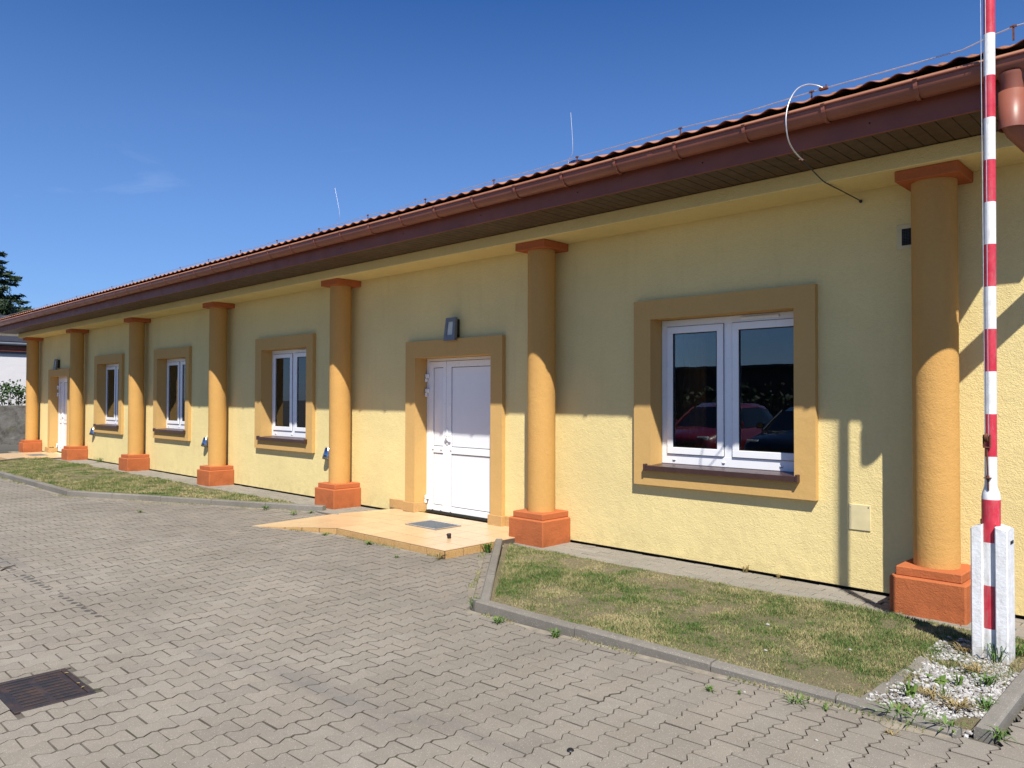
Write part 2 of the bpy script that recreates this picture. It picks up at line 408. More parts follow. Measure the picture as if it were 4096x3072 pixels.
def m_gravel():
    t = NT('white_gravel'); ri = t.n('NewGeometry').outputs['Random Per Island']
    c = t.mix(ri, (.16, .148, .13), (.54, .53, .51))
    c = t.mix(t.math('MULTIPLY', t.ramp(t.noise(30, 4, .7), [(.5, 0.0), (.7, 1.0)]), .4), c, (.34, .30, .24))
    return t.fin(c, .8, t.bump(t.noise(120, 3, .6), .4, .004))
M_GRAVEL = m_gravel()
def m_steptile():
    t = NT('porch_tile')
    oi = t.n('ObjectInfo').outputs['Random']
    c = t.mix(oi, (.60, .42, .235), (.67, .48, .275))
    c = t.mix(t.ramp(t.noise(220, 2, .5), [(.40, .55), (.5, 0.0)]), c, (.40, .23, .11))
    c = t.mix(t.math('MULTIPLY', t.ramp(t.noise(3, 5, .65), [(.5, 0.0), (.8, 1.0)]), .25), c, (.45, .33, .20))
    return t.fin(c, .33, t.bump(t.noise(180, 2, .5), .12, .002))
M_STEP = m_steptile()
def m_risertile():
    t = NT('riser_tile')
    c = t.mix(t.noise(4, 4, .6), (.50, .30, .11), (.62, .40, .17))
    c = t.mix(t.ramp(t.noise(200, 2, .5), [(.40, .7), (.52, 0.0)]), c, (.26, .13, .045))
    return t.fin(c, .5, t.bump(t.noise(180, 2, .5), .2, .002))
M_RISER = m_risertile()
M_GROUT = simple('dark_grout', (.09, .07, .052), .9)
def m_iron():
    t = NT('cast_iron_drain')
    c = t.mix(t.ramp(t.noise(9, 6, .7), [(.42, 0.0), (.62, 1.0)]), (.040, .036, .038), (.085, .055, .042))
    c = t.mix(t.math('MULTIPLY', t.ramp(t.noise(40, 5, .7), [(.6, 0.0), (.7, 1.0)]), .6), c, (.17, .095, .05))
    return t.fin(c, .55, t.bump(t.noise(90, 4, .7), .4, .003), metal=.35)
M_IRON = m_iron()
def m_oldwall():
    t = NT('old_concrete_wall')
    c = t.ramp(t.noise(2.6, 8, .72, .6), [(.36, (.075, .07, .06)), (.48, (.14, .133, .12)), (.62, (.19, .183, .17)), (.75, (.32, .31, .29))])
    z = t.n('SeparateXYZ'); t.l(t.pos(), z.inputs[0])
    g = t.n('MapRange'); g.inputs['From Min'].default_value = .75; g.inputs['From Max'].default_value = .0; t.l(z.outputs['Z'], g.inputs['Value'])
    ms = t.math('MULTIPLY', g.outputs[0], t.ramp(t.noise(2.2, 6, .7), [(.5, 0.0), (.6, 1.0)]))
    c = t.mix(t.math('MULTIPLY', ms, .7), c, (.13, .13, .045))
    return t.fin(c, .92, t.bump(t.noise(9, 8, .7), .8, .03))
M_OLDWALL = m_oldwall()
def m_far():
    t = NT('far_ground')
    c = t.ramp(t.noise(.35, 7, .65), [(.35, (.10, .095, .085)), (.6, (.075, .07, .06)), (.7, (.05, .06, .025))])
    return t.fin(c, .95, t.bump(t.noise(12, 6, .7), .5, .02))
M_FAR = m_far()

# ================================================================== GROUND
def gz(x, y):                                       # the drive rises gently to the right
    a = min(1, max(0, (x+4.5)/3.4)); return .068*a*a*(3-2*a)
gm = MB(); gxs = [-400,-60,-30,-26,-24,-20,-12,-9,-6.5]+[-4.6+.2*i for i in range(24)]+[2,8,60,400]
gys = [-400,-60,-20,-12,-7,-2.9,-2.6,-2.2,0.2,12,60,400]
for x in gxs:
    for y in gys:
        near = -13 < y < -2.3
        gm.v.append((x, y, (gz(x, y) if near else 0)-.011))
ny = len(gys)
for i in range(len(gxs)-1):
    for j in range(ny-1): gm.f.append((i*ny+j, (i+1)*ny+j, (i+1)*ny+j+1, i*ny+j+1)); gm.sm.append(True)
ground = obj('ground', gm, M_SAND); tag(ground, 'sand filled base showing in the joints between the pavers', 'ground', kind='structure')

# behaton pavers
PIT, LEN, JG = .1355, .2, .0026
HWS = [(-.1,.0735),(-.076,.0830),(-.026,.0525),(0,.0615),(.026,.0525),(.076,.0830),(.1,.0735)]
def paver_outline(inset):
    o = []
    for y, h in HWS: o.append((h-inset*.72, y*(1-inset*.78/.1)))
    for y, h in HWS[::-1]: o.append((-(h-inset*.72), y*(1-inset*.78/.1)))
    return o
DR = (-5.118, -4.578, -5.535, -5.147)               # drain rectangle x0,x1,y0,y1
def paver_mesh(poly_out, poly_in):
    n = len(poly_out); vs = [(x,y,-.008) for x,y in poly_out]+[(x,y,0) for x,y in poly_in]
    return vs, [tuple(range(n, 2*n))]+[(i,(i+1)%n,n+(i+1)%n,n+i) for i in range(n)]
PO, PI_ = paver_outline(JG), paver_outline(JG+.0028)
PV, PF = paver_mesh(PO, PI_)
cells = []
x_i0, x_i1 = int(-26/PIT), int(1.6/PIT)
for ix in range(x_i0, x_i1):
    x = ix*PIT+.045
    for jy in range(-52, -2):
        y = jy*LEN+(LEN/2 if ix % 2 else 0)-.013
        if y > -.55 or y < -9.0: continue
        if x > -4.25 and y > -2.52 and x < -.90: continue
        if -20.3 < x < -10.5 and y > -2.45 and (x < -13.7 or y > -2.45+(x+13.7)*.44): continue
        if -7.75 < x < -5.95 and y > -1.4: continue
        p = proj((x, y, 0))
        if p is None or p[0] < -60 or p[0] > 1100 or p[1] > 830 or p[2] > 24:
            # keep a margin of pavers outside the frame, close to the camera
            if not (abs(x+1.5) < 6 and -8.0 < y and p is not None and -400 < p[0] < 1500 and p[1] < 1300): continue
        inside = DR[0]+.03 < x < DR[1]-.03 and DR[2]+.03 < y < DR[3]-.03
        if inside: continue
        cells.append((x, y, p, ix))
paving = tag(link('paving', None), 'grey interlocking concrete block paving of the drive', 'paving', kind='structure')
def vis(c): return c[2] is not None and 5 < c[2][0] < 1019 and 0 < c[2][1] < 763
near_idx = set(sorted([i for i, c in enumerate(cells) if vis(c)], key=lambda i: cells[i][2][2])[:300])
pm = bpy.data.meshes.new('paver'); pm.from_pydata(PV, [], PF); pm.materials.append(M_PAVER); pm.materials.append(M_SAND); pm.polygons.foreach_set('material_index', [0]+[1]*(len(PF)-1)); pm.update()
def clip_half(poly, ax, val, keep_less):
    o = []; n = len(poly)
    ins = lambda p: (p[ax] <= val) if keep_less else (p[ax] >= val)
    for i in range(n):
        a, b = poly[i], poly[(i+1) % n]
        if ins(a): o.append(a)
        if ins(a) != ins(b):
            t = (val-a[ax])/(b[ax]-a[ax]); o.append(tuple(a[k]+(b[k]-a[k])*t for k in range(len(a))))
    return o
SV, SF, SM = [], [], []
for i, (x, y, p, ix) in enumerate(cells):
    dz = gz(x, y)+rng.normal(0, .0011); rx, ry = rng.normal(0, .006), rng.normal(0, .006)
    rzz = rng.normal(0, .008); jx, jy = rng.normal(0, .0009, 2)
    x += jx; y += jy
    cut = DR[0]-.1 < x < DR[1]+.1 and DR[2]-.13 < y < DR[3]+.13
    if i in near_idx and not cut:
        link('paver', pm, paving, (x, y, dz), (rx, ry+math.atan2(gz(x+.05,y)-gz(x-.05,y), .1)*-1, rzz))
        continue
    if cut:
        ds = [(DR[0]-x, 0, DR[0]-.004, True), (x-DR[1], 0, DR[1]+.004, False), (DR[2]-y, 1, DR[2]-.004, True), (y-DR[3], 1, DR[3]+.004, False)]
        _, ax, val, less = max(ds)
        po = clip_half([(a+x, b+y) for a, b in PO], ax, val, less); pi = clip_half([(a+x, b+y) for a, b in PI_], ax, val+(-.003 if less else .003), less)
        if len(po) < 3: continue
        if len(po) == len(pi): vs, fs = paver_mesh(po, pi)
        else: vs = [(a,b,0) for a,b in po]; fs = [tuple(range(len(po)))]
    else:
        c_, s_ = math.cos(rzz), math.sin(rzz)
        vs = [(x+a*c_-b*s_, y+a*s_+b*c_, z+a*-ry+b*rx) for a,b,z in PV]; fs = PF
    b = len(SV); SV.extend([(q[0], q[1], q[2]+dz) for q in vs]); SF.extend([tuple(k+b for k in f) for f in fs]); SM.extend([0]+[1]*(len(fs)-1))
sm_ = bpy.data.meshes.new('far_pavers'); sm_.from_pydata(SV, [], SF); sm_.materials.append(M_PAVER); sm_.materials.append(M_SAND); sm_.polygons.foreach_set('material_index', SM); sm_.update()
tag(link('far_pavers', sm_, paving), kind='stuff')

# paving beyond the built pieces
def sheet(name, x0, x1, y0, y1, z, mat): return obj(name, MB().add([(x0,y0,z),(x1,y0,z),(x1,y1,z),(x0,y1,z)], [(0,1,2,3)]), mat)
tag(sheet('far_yard', -400, 400, -400, -9.0, -.004, M_FAR), 'worn open yard behind the parked cars', 'yard', kind='structure')
tag(sheet('side_yard', -400, -26.2, -8.99, 400, -.004, M_FAR), 'rough yard ground beyond the far end of the building', 'yard', kind='structure')

# path of rectangular bricks along the wall
path = tag(link('wall_path', None), 'narrow grey brick path along the foot of the yellow wall', 'path', kind='structure')
bk = MB(); bk.bbox(-.0955, .0955, -.0455, .0455, -.03, 0, .004); bme = bk.mesh('path_brick'); bme.materials.append(M_BRICK)
bl = []
for r_ in range(7):
    y = -.05-r_*.1-.005
    for k in range(-131, 8):
        x = k*.2+(.1 if r_ % 2 else 0)
        if x < -26.1: continue
        if -8.65 < x < -5.85: continue
        if -24.9 < x < -22.3: continue
        bl.append((x, y, proj((x, y, .025))))
bl.sort(key=lambda c: c[2][2] if (c[2] and 0 < c[2][0] < 1024 and c[2][1] < 768) else 999)
sb = MB()
for i, (x, y, p) in enumerate(bl):
    z = .025+rng.normal(0, .0016); rot = rng.normal(0, .008, 3)
    if i < 300: link('path_brick', bme, path, (x, y, z), rot)
    else:
        sb.add([(x+a, y+b, z+c) for a,b,c in bk.v], bk.f)
tag(obj('far_path_bricks', sb, M_BRICK, path), kind='stuff')
pb = MB(); pb.box(-26.2, 1.7, -.715, .2, -.05, .014); obj('path_bed', pb, M_SAND, path)

# ------------------------------------------------------------------ kerbs, lawns
def kerb_run(parent, pts, zt, wdt=.08, seg=1.0, z0=-.12):
    for (a, b) in zip(pts[:-1], pts[1:]):
        a, b = Vector((*a, 0)), Vector((*b, 0)); d = b-a; Ln = d.length; d.normalize(); nrm = Vector((-d.y, d.x, 0))
        n = max(1, round(Ln/seg)); s = Ln/n; ang = math.atan2(d.y, d.x)
        for k in range(n):
            c = a+d*(s*(k+.5)); m = MB(); h = s/2-.004; j = float(rng.normal(0, .002))
            prof = [(0, z0), (0, zt-.014), (.012, zt), (wdt-.008, zt), (wdt, zt-.008), (wdt, z0)]
            m.extr(prof, -h, h)
            # tiny chips along the arris
            for i, (vx, vy, vz) in enumerate(m.v): m.v[i] = (vx, vy+float(rng.normal(0, .0008)), vz+float(rng.normal(0, .0012)))
            obj('kerb_stone', m, M_KERB, parent, (c.x, c.y, j), (0, 0, ang))
kr = tag(link('lawn_kerb', None), 'raised grey concrete kerb round the lawn below the large window', 'kerb', kind='structure')
ZK = .098
kerb_run(kr, [(-5.935, -.72), (-4.215, -2.60)], ZK)
kerb_run(kr, [(-4.235, -2.622), (-3.27, -2.622), (-2.26, -2.622), (-1.55, -2.622), (-.985, -2.66)], ZK)
obj('kerb_corner', MB().prism([(-4.30,-2.60),(-4.235,-2.622),(-4.235,-2.545),(-4.16,-2.545),(-4.215,-2.55)], -.12, ZK-.004), M_KERB, kr)
kr2 = tag(link('path_kerb', None), 'low grey kerb beside the gravel patch at the barrier', 'kerb', kind='structure')
kerb_run(kr2, [(-.868, -2.56), (-.875, -.72)], .105, .075, 1.0)
kr3 = tag(link('far_lawn_kerb', None), 'long grey kerb round the far lawn on the left', 'kerb', kind='structure')
kerb_run(kr3, [(-22.35, -1.25), (-21.3, -2.60), (-18.45, -2.62), (-13.95, -2.63)], ZK, .085)
kerb_run(kr3, [(-13.95, -2.63), (-9.45, -.66)], .09, .085)

def soil(name, poly, zf, label, n=40):
    xs = [p[0] for p in poly]; ys = [p[1] for p in poly]; x0, x1, y0, y1 = min(xs), max(xs), min(ys), max(ys)
    m = MB(); c = [(x,y,zf) for x,y in poly]; m.add(c, [tuple(range(len(c)))]); return tag(obj(name, m, M_SOIL), label, 'soil', kind='structure')
BED1 = [(-5.80,-.72),(-4.17,-2.55),(-.97,-2.58),(-.97,-.72)]
BED2 = [(-22.2,-.72),(-22.3,-1.22),(-21.25,-2.54),(-13.93,-2.55),(-9.6,-.72)]
soil('lawn_soil', BED1, .062, 'dry bare soil under the sparse lawn below the large window')
soil('far_lawn_soil', BED2, .062, 'dry soil under the far lawn on the left')

def inside(poly, x, y):
    r = np.zeros(len(x), bool); n = len(poly)
    for i in range(n):
        (x1,y1),(x2,y2) = poly[i], poly[(i+1) % n]
        c = ((y1 > y) != (y2 > y)) & (x < (x2-x1)*(y-y1)/(y2-y1+1e-12)+x1); r ^= c
    return r
def vnoise(x, y, s, seed):
    g = np.random.default_rng(seed).random((64, 64)); u, v = x*s+100, y*s+100
    i, j = np.floor(u).astype(int), np.floor(v).astype(int); a, b = u-i, v-j; a = a*a*(3-2*a); b = b*b*(3-2*b)
    G = lambda p, q: g[p % 64, q % 64]
    return (G(i,j)*(1-a)+G(i+1,j)*a)*(1-b)+(G(i,j+1)*(1-a)+G(i+1,j+1)*a)*b
def blades(x, y, z, h, wd, lean):
    n = len(x); a = rng.random(n)*2*np.pi; la = rng.random(n)*2*np.pi
    dx, dy = np.cos(a)*wd/2, np.sin(a)*wd/2; lx, ly = np.cos(la)*lean*h, np.sin(la)*lean*h
    V = np.empty((n, 5, 3)); hz_ = h*np.sqrt(np.maximum(.05, 1-np.minimum(lean, .97)**2))
    V[:,0] = np.stack([x-dx, y-dy, z], 1); V[:,1] = np.stack([x+dx, y+dy, z], 1)
    V[:,2] = np.stack([x+dx*.7+lx*.38, y+dy*.7+ly*.38, z+hz_*.62], 1); V[:,3] = np.stack([x-dx*.7+lx*.38, y-dy*.7+ly*.38, z+hz_*.62], 1)
    V[:,4] = np.stack([x+lx, y+ly, z+hz_], 1)
    b = np.arange(n)[:,None]*5
    F = np.concatenate([b+np.array([[0,1,2]]), b+np.array([[0,2,3]]), b+np.array([[3,2,4]])])
    return V.reshape(-1,3), F
def lawn(name, poly, dens, hmean, wd, label, seed, extra=None):
    xs = [p[0] for p in poly]; ys = [p[1] for p in poly]
    A = (max(xs)-min(xs))*(max(ys)-min(ys)); n = int(A*dens)
    x = rng.uniform(min(xs), max(xs), n); y = rng.uniform(min(ys), max(ys), n)
    k = inside(poly, x, y)
    d = .40*vnoise(x, y, 1.3, seed)+.35*vnoise(x, y, 5.5, seed+1)+.25*vnoise(x, y, 17, seed+2)
    k &= rng.random(n) < np.clip((d-.22)*2.9, .26, 1)
    if extra is not None: k &= extra(x, y)
    x, y, d = x[k], y[k], d[k]; n = len(x)
    h = hmean*(.45+.9*rng.random(n))*(.25+2.6*d**2); lean = np.clip(rng.normal(.72, .24, n), .05, .96)
    V, F = blades(x, y, np.full(n, .058), h, wd*(.7+.6*rng.random(n)), lean)
    return tag(link(name, np_mesh(name, V, F, M_GRASS)), label, 'grass', kind='stuff')
gravel_zone = lambda x, y: ~((x > -1.40) & (y < -1.0) & (rng.random(len(x)) > .34))
B1 = [(-5.72,-.72),(-4.14,-2.53),(-.98,-2.56),(-.98,-.70)]
lawn('lawn_grass', B1, 46000, .027, .0034, 'sparse half dry grass of the lawn below the large window', 11, gravel_zone)
lawn('far_lawn_grass', [(-22.1,-.72),(-22.2,-1.2),(-21.2,-2.52),(-13.9,-2.53),(-9.7,-.70)], 11000, .032, .0075, 'green and straw coloured grass of the far lawn on the left', 31)

def dirt_strip(name, pts, label, wmin, wmax, off=0.0):
    m = MB(); vs = []
    P = [Vector((*p, 0)) for p in pts]
    for a, b in zip(P[:-1], P[1:]):
        d = (b-a); Ln = d.length; d.normalize(); nr = Vector((d.y, -d.x, 0)); n = int(Ln/.03)
        for i in range(n+1):
            q = a+d*(Ln*i/n); w_ = wmin+(wmax-wmin)*(float(vnoise(np.array([q.x]), np.array([q.y]), 4, 3)[0])**1.5)*(.6+.8*float(vnoise(np.array([q.x]), np.array([q.y]), 16, 9)[0]))
            e = q+nr*w_
            vs.append((q.x, q.y, gz(q.x, q.y)+.010)); vs.append((e.x, e.y, gz(e.x, e.y)+.0005))
    n = len(vs)//2; m.add(vs, [(2*i, 2*i+1, 2*i+3, 2*i+2) for i in range(n-1)], True)
    tag(obj(name, m, M_DIRT), label, 'sand', kind='stuff')
    xs = np.array([v[0] for v in vs]); ys = np.array([v[1] for v in vs]); k = rng.integers(0, n-1, n*16)
    u = rng.random(len(k))**1.6; x = xs[2*k]*(1-u)+xs[2*k+1]*u; y = ys[2*k]*(1-u)+ys[2*k+1]*u
    keep = vnoise(x, y, 3.0, 21) > .50; x, y = x[keep], y[keep]; z = np.array([gz(a, b) for a, b in zip(x, y)])+.003
    V_, F_ = blades(x, y, z, .008+.026*rng.random(len(x)), .003+.002*rng.random(len(x)), np.clip(rng.normal(.7, .25, len(x)), .05, .96))
    tag(link(name+'_grass', np_mesh(name+'_grass', V_, F_, M_GRASS)), 'thin dry grass growing in the sand at the '+label.split(' at the ')[-1], 'grass', kind='stuff')
M_DIRT = simple('washed_sand', (.225, .195, .145), .95, 0, 9, .3, .7, 120)
dirt_strip('kerb_sand', [(-5.98, -.80), (-4.29, -2.625), (-1.0, -2.668)], 'pale sand washed up at the foot of the lawn kerb', .012, .085)
dirt_strip('far_kerb_sand', [(-18.6, -2.625), (-13.95, -2.635), (-9.5, -.68)], 'pale sand washed up at the foot of the far kerb', .02, .20)
dirt_strip('step_sand', [(-9.05, -1.93), (-7.80, -1.515), (-5.87, -1.515)], 'pale sand in the corner at the foot of the doorstep', .006, .05)

# gravel
t_ = (1+5**.5)/2
ICO = np.array([(-1,t_,0),(1,t_,0),(-1,-t_,0),(1,-t_,0),(0,-1,t_),(0,1,t_),(0,-1,-t_),(0,1,-t_),(t_,0,-1),(t_,0,1),(-t_,0,-1),(-t_,0,1)])/math.sqrt(1+t_*t_)
ICF = np.array([(0,11,5),(0,5,1),(0,1,7),(0,7,10),(0,10,11),(1,5,9),(5,11,4),(11,10,2),(10,7,6),(7,1,8),(3,9,4),(3,4,2),(3,2,6),(3,6,8),(3,8,9),(4,9,5),(2,4,11),(6,2,10),(8,6,7),(9,8,1)])
def stones(n, fx, r0, r1, z):
    Vs, Fs = [], []; k = 0
    while k < n:
        x, y = fx()
        s = rng.uniform(r0, r1); q = ICO*(1+rng.normal(0, .16, (12,1)))*np.array([s*rng.uniform(.8,1.4), s*rng.uniform(.7,1.1), s*rng.uniform(.5,.85)])
        a = rng.random()*6.28; Rz = np.array([[math.cos(a),-math.sin(a),0],[math.sin(a),math.cos(a),0],[0,0,1]])
        b = rng.normal(0,.4); Rx = np.array([[1,0,0],[0,math.cos(b),-math.sin(b)],[0,math.sin(b),math.cos(b)]])
        Vs.append(q@Rx.T@Rz.T+np.array([x,y,z+rng.uniform(0,.012)])); Fs.append(ICF+12*k); k += 1
    return np.concatenate(Vs), np.concatenate(Fs)
def gpos():
    while True:
        x, y = rng.uniform(-1.46, -.945), rng.uniform(-2.60, -.98)
        if rng.random() < min(1, max(.12, (x+1.52)*4))*(.45 if y > -1.15 else 1) and vnoise(np.array([x]), np.array([y]), 7, 5)[0] > (.3 if y > -2.2 else .18): return x, y
V, F = stones(3300, gpos, .0045, .0145, .062)
tag(link('gravel', np_mesh('gravel', V, F, M_GRAVEL)), 'white crushed stone gravel round the foot of the barrier', 'gravel', kind='stuff')
ed = tag(link('edging', None), 'flush grey edging stones between the lawn and the gravel', 'edging', kind='structure')
for k, (yy, ln) in enumerate([(-2.42, .17), (-2.23, .18), (-1.98, .24), (-1.70, .26)]):
    obj('edging_stone', MB().bbox(-.03, .03, -ln/2, ln/2, -.05, 0, .006), M_KERB, ed, (-1.455+.01*k, yy, .07+.002*k), (0, .03, .03*(k-1)))

# ================================================================== BUILDING
X0, X1 = -26.2, -.72                                  # wall ends
bld = thing('yellow_building', (-13.5, 4.5, 0), 'long single storey yellow building with orange columns and red brown eaves', 'building')
CX = [-25.70, -21.71, -17.67, -13.715, -9.715, -5.72, -1.722]
#           outer x0, x1, z0, z1, opening x0, x1, z0, z1
WIN = [(-20.89, -19.01, .75, 2.645, -20.69, -19.20, .93, 2.445), (-17.12, -15.335, .748, 2.647, -16.94, -15.50, .93, 2.447),
       (-12.60, -10.73, .745, 2.648, -12.386, -10.92, .93, 2.445), (-4.58, -2.70, .748, 2.617, -4.38, -2.89, .935, 2.424)]
DOOR = [(-24.72, -22.854, .05, 2.402, -24.526, -23.015, .05, 2.202), (-8.356, -6.492, .05, 2.386, -8.154, -6.691, .05, 2.16)]
# wall with real openings
OPS = [(w_[4], w_[5]+.10, w_[6], w_[7]) for w_ in WIN+DOOR]
wx = sorted({X0, X1}|{o[0] for o in OPS}|{o[1] for o in OPS}); wz = sorted({.05, 3.36}|{o[2] for o in OPS}|{o[3] for o in OPS})
wm = MB(); TH = .36
for i in range(len(wx)-1):
    for j in range(len(wz)-1):
        cx, cz = (wx[i]+wx[i+1])/2, (wz[j]+wz[j+1])/2
        if any(o[0] < cx < o[1] and o[2] < cz < o[3] for o in OPS): continue
        a, b, c, d = wx[i], wx[i+1], wz[j], wz[j+1]
        wm.add([(a,0,c),(b,0,c),(b,0,d),(a,0,d)], [(0,1,2,3)]); wm.add([(a,TH,c),(b,TH,c),(b,TH,d),(a,TH,d)], [(3,2,1,0)])
for o in OPS:
    a, b, c, d = o[0]-.003, o[1]+.003, o[2]-.003, o[3]+.003
    wm.add([(a,.06,c),(b,.06,c),(b,.06,d),(a,.06,d),(a,TH,c),(b,TH,c),(b,TH,d),(a,TH,d)], [(0,1,5,4),(1,2,6,5),(2,3,7,6),(3,0,4,7)])
wm.box(X0, X1, .003, TH-.003, .047, .0495)
wall = obj('wall', wm, M_WALL, bld)
ew = MB(); ew.box(X0, X0+.3, TH+.002, 9.4, .05, 3.36); ew.box(X1-.3, X1, TH+.002, 9.4, .05, 3.36); ew.box(X0, X1, 9.402, 9.7, .05, 3.36)
ew.box(X0, X0+.3, 0.001, TH+.001, .05, 3.36); ew.box(X1-.3, X1-.0005, 0.001, TH+.001, .05, 3.36)
obj('end_wall', ew, M_WALL, bld)
fb = MB(); fb.box(X0+.06, X1-.06, .05, 9.6, -.3, .046); obj('foundation', fb, M_DARK, bld)
ro = MB(); ro.box(X0+.31, X1-.31, TH+.01, 3.8, .047, .09); obj('room_floor', ro, M_FLOORIN, bld)
ro = MB(); ro.box(X0+.31, X1-.31, 3.8, 3.9, .05, 3.2); obj('inner_wall', ro, M_ROOM, bld)
ro = MB(); ro.box(X0+.31, X1-.31, TH+.01, 3.8, 3.0, 3.1); obj('ceiling', ro, M_ROOM, bld)
for xx in (-22.3, -18.2, -13.7, -9.6, -5.5):
    obj('partition', MB().box(xx-.06, xx+.06, TH+.011, 3.79, .091, 2.999), M_ROOM, bld)
obj('eave_beam', MB().bbox(X0+.05, X1+.02, -.48, -.001, 3.356, 3.483, .006), M_WALL, bld)

# columns
def ring_block(hx, y0, z0, z1, c=.008, jit=.0):
    m = MB(); m.bbox(-hx, hx, -y0, -.002, z0, z1, c); return m
plm = ring_block(.257, .475, 0, .303, .012).mesh('plinth_block'); plm.materials.append(M_ORANGE)
plu = ring_block(.222, .438, .3035, .37, .006).mesh('plinth_step'); plu.materials.append(M_ORANGE)
cpm = ring_block(.217, .418, 3.271, 3.3545, .005).mesh('capital'); cpm.materials.append(M_ORANGE)
sh = MB(); sh.lathe([(.1565+.0008*math.sin(i*2.1), .3705+i*(2.9)/20) for i in range(21)], 64, (0, -.212, 0))
shm = sh.mesh('shaft'); shm.materials.append(M_SHAFT)
for k, x in enumerate(CX):
    c = obj('column', shm, M_SHAFT, bld, (x, 0, 0))
    g = [.04, .03, .03, .02, -.005, .02, .02][k]
    obj('plinth_block', plm, M_ORANGE, c, (x, 0, 0)); obj('plinth_step', plu, M_ORANGE, c, (x, 0, 0)); obj('capital', cpm, M_ORANGE, c, (x, 0, 0))

def surround(o, bottom=True):
    a, b, c, d, e, f, g, h = o; m = MB(); y0, y1 = -.06, .1485
    A = [(a,y0,c),(b,y0,c),(b,y0,d),(a,y0,d)]; B = [(e,y0,g),(f,y0,g),(f,y0,h),(e,y0,h)]
    C = [(e,y1,g),(f,y1,g),(f,y1,h),(e,y1,h)]; D = [(a,-.001,c),(b,-.001,c),(b,-.001,d),(a,-.001,d)]
    sides = [1,2,3]+([0] if bottom else [])
    fs = []
    for i in sides:
        j = (i+1) % 4
        fs += [(i, j, 4+j, 4+i), (4+i, 4+j, 8+j, 8+i), (12+i, 12+j, j, i)]
    if not bottom: fs += [(0,4,8,12),(1,13,9,5)]
    m.add(A+B+C+D, fs); return m
DRIP = [.0, .0, .0, .0]
def rect_frame(x0, x1, z0, z1, t, y0, y1, tb=None):
    m = MB(); tb = tb or t
    m.bbox(x0, x1, y0, y1, z0, z0+tb, .004); m.bbox(x0, x1, y0, y1, z1-t, z1, .004)
    m.bbox(x0, x0+t, y0+.0008, y1, z0+tb-.004, z1-t+.004, .004); m.bbox(x1-t, x1, y0+.0008, y1, z0+tb-.004, z1-t+.004, .004); return m
for k, o in enumerate(WIN):
    sr = obj('window_surround', surround(o), M_OCHRE, bld)
    e, f, g, h = o[4:]; zf = g+.025; f0 = f; f += .09
    fm = rect_frame(e+.002, f-.002, zf, h-.002, .07, .15, .215, .10)
    mid = (e+f0)/2+.005; fm.bbox(mid-.045, mid+.045, .1515, .214, zf+.096, h-.07, .003)
    wn = obj('window', fm, M_PVC, bld)
    for s, (a, b) in enumerate(((e+.072, mid-.047), (mid+.047, f-.072))):
        zz0, zz1 = zf+.102, h-.073
        sm = rect_frame(a, b, zz0, zz1, .068, .134, .20); obj('sash', sm, M_PVC, wn)
        gk = rect_frame(a-.004, b+.004, zz0-.004, zz1+.004, .012, .148, .1495); obj('gasket', gk, M_GASKET, wn)
        gi = rect_frame(a+.064, b-.064, zz0+.064, zz1-.064, .012, .1385, .1455); obj('glazing_bead', gi, M_GASKET, wn)
        pn = MB(); pn.box(a+.066, b-.066, .152, .156, zz0+.066, zz1-.066); obj('pane', pn, M_GLASS, wn)
    for fx in (.10, .47, .86):
        cx = e+(f0-e)*fx; cm = MB(); cm.bbox(cx-.02, cx+.02, .143, .151, zf+.035, zf+.055, .004); obj('drain_cap', cm, M_PVC, wn)
        obj('drain_slot', MB().box(cx-.013, cx+.013, .1415, .1445, zf+.033, zf+.0375), M_GASKET, wn)
    vm = MB(); vm.bbox(mid+.14, mid+.52, .128, .151, h-.05, h-.022, .006); obj('vent_strip', vm, M_PVC, wn)
    # metal sill
    sl = MB(); x0, x1 = e-.045, f0+.04
    sl.add([(x0,-.105,g+.012),(x1,-.105,g+.012),(x1,.16,g+.024),(x0,.16,g+.024),(x0,-.105,g-.036),(x1,-.105,g-.036),(x0,-.098,g-.036),(x1,-.098,g-.036),(x1,-.098,g+.004),(x0,-.098,g+.004)],
           [(0,1,2,3),(4,5,1,0),(6,7,5,4),(6,9,8,7)])
    sl.add([(x0,-.098,g+.004),(x1,-.098,g+.004),(x1,-.058,g+.007),(x0,-.058,g+.007)], [(3,2,1,0)])
    sill = obj('sill', sl, M_SILL, wn)
    for xx in (x0, x1):
        cp = MB(); cp.bbox(xx-.011, xx+.011, -.112, -.055, g-.04, g+.028, .003); obj('sill_end_cap', cp, M_SILL, sill) if False else obj('sill_end_cap', cp, M_SILL, wn)

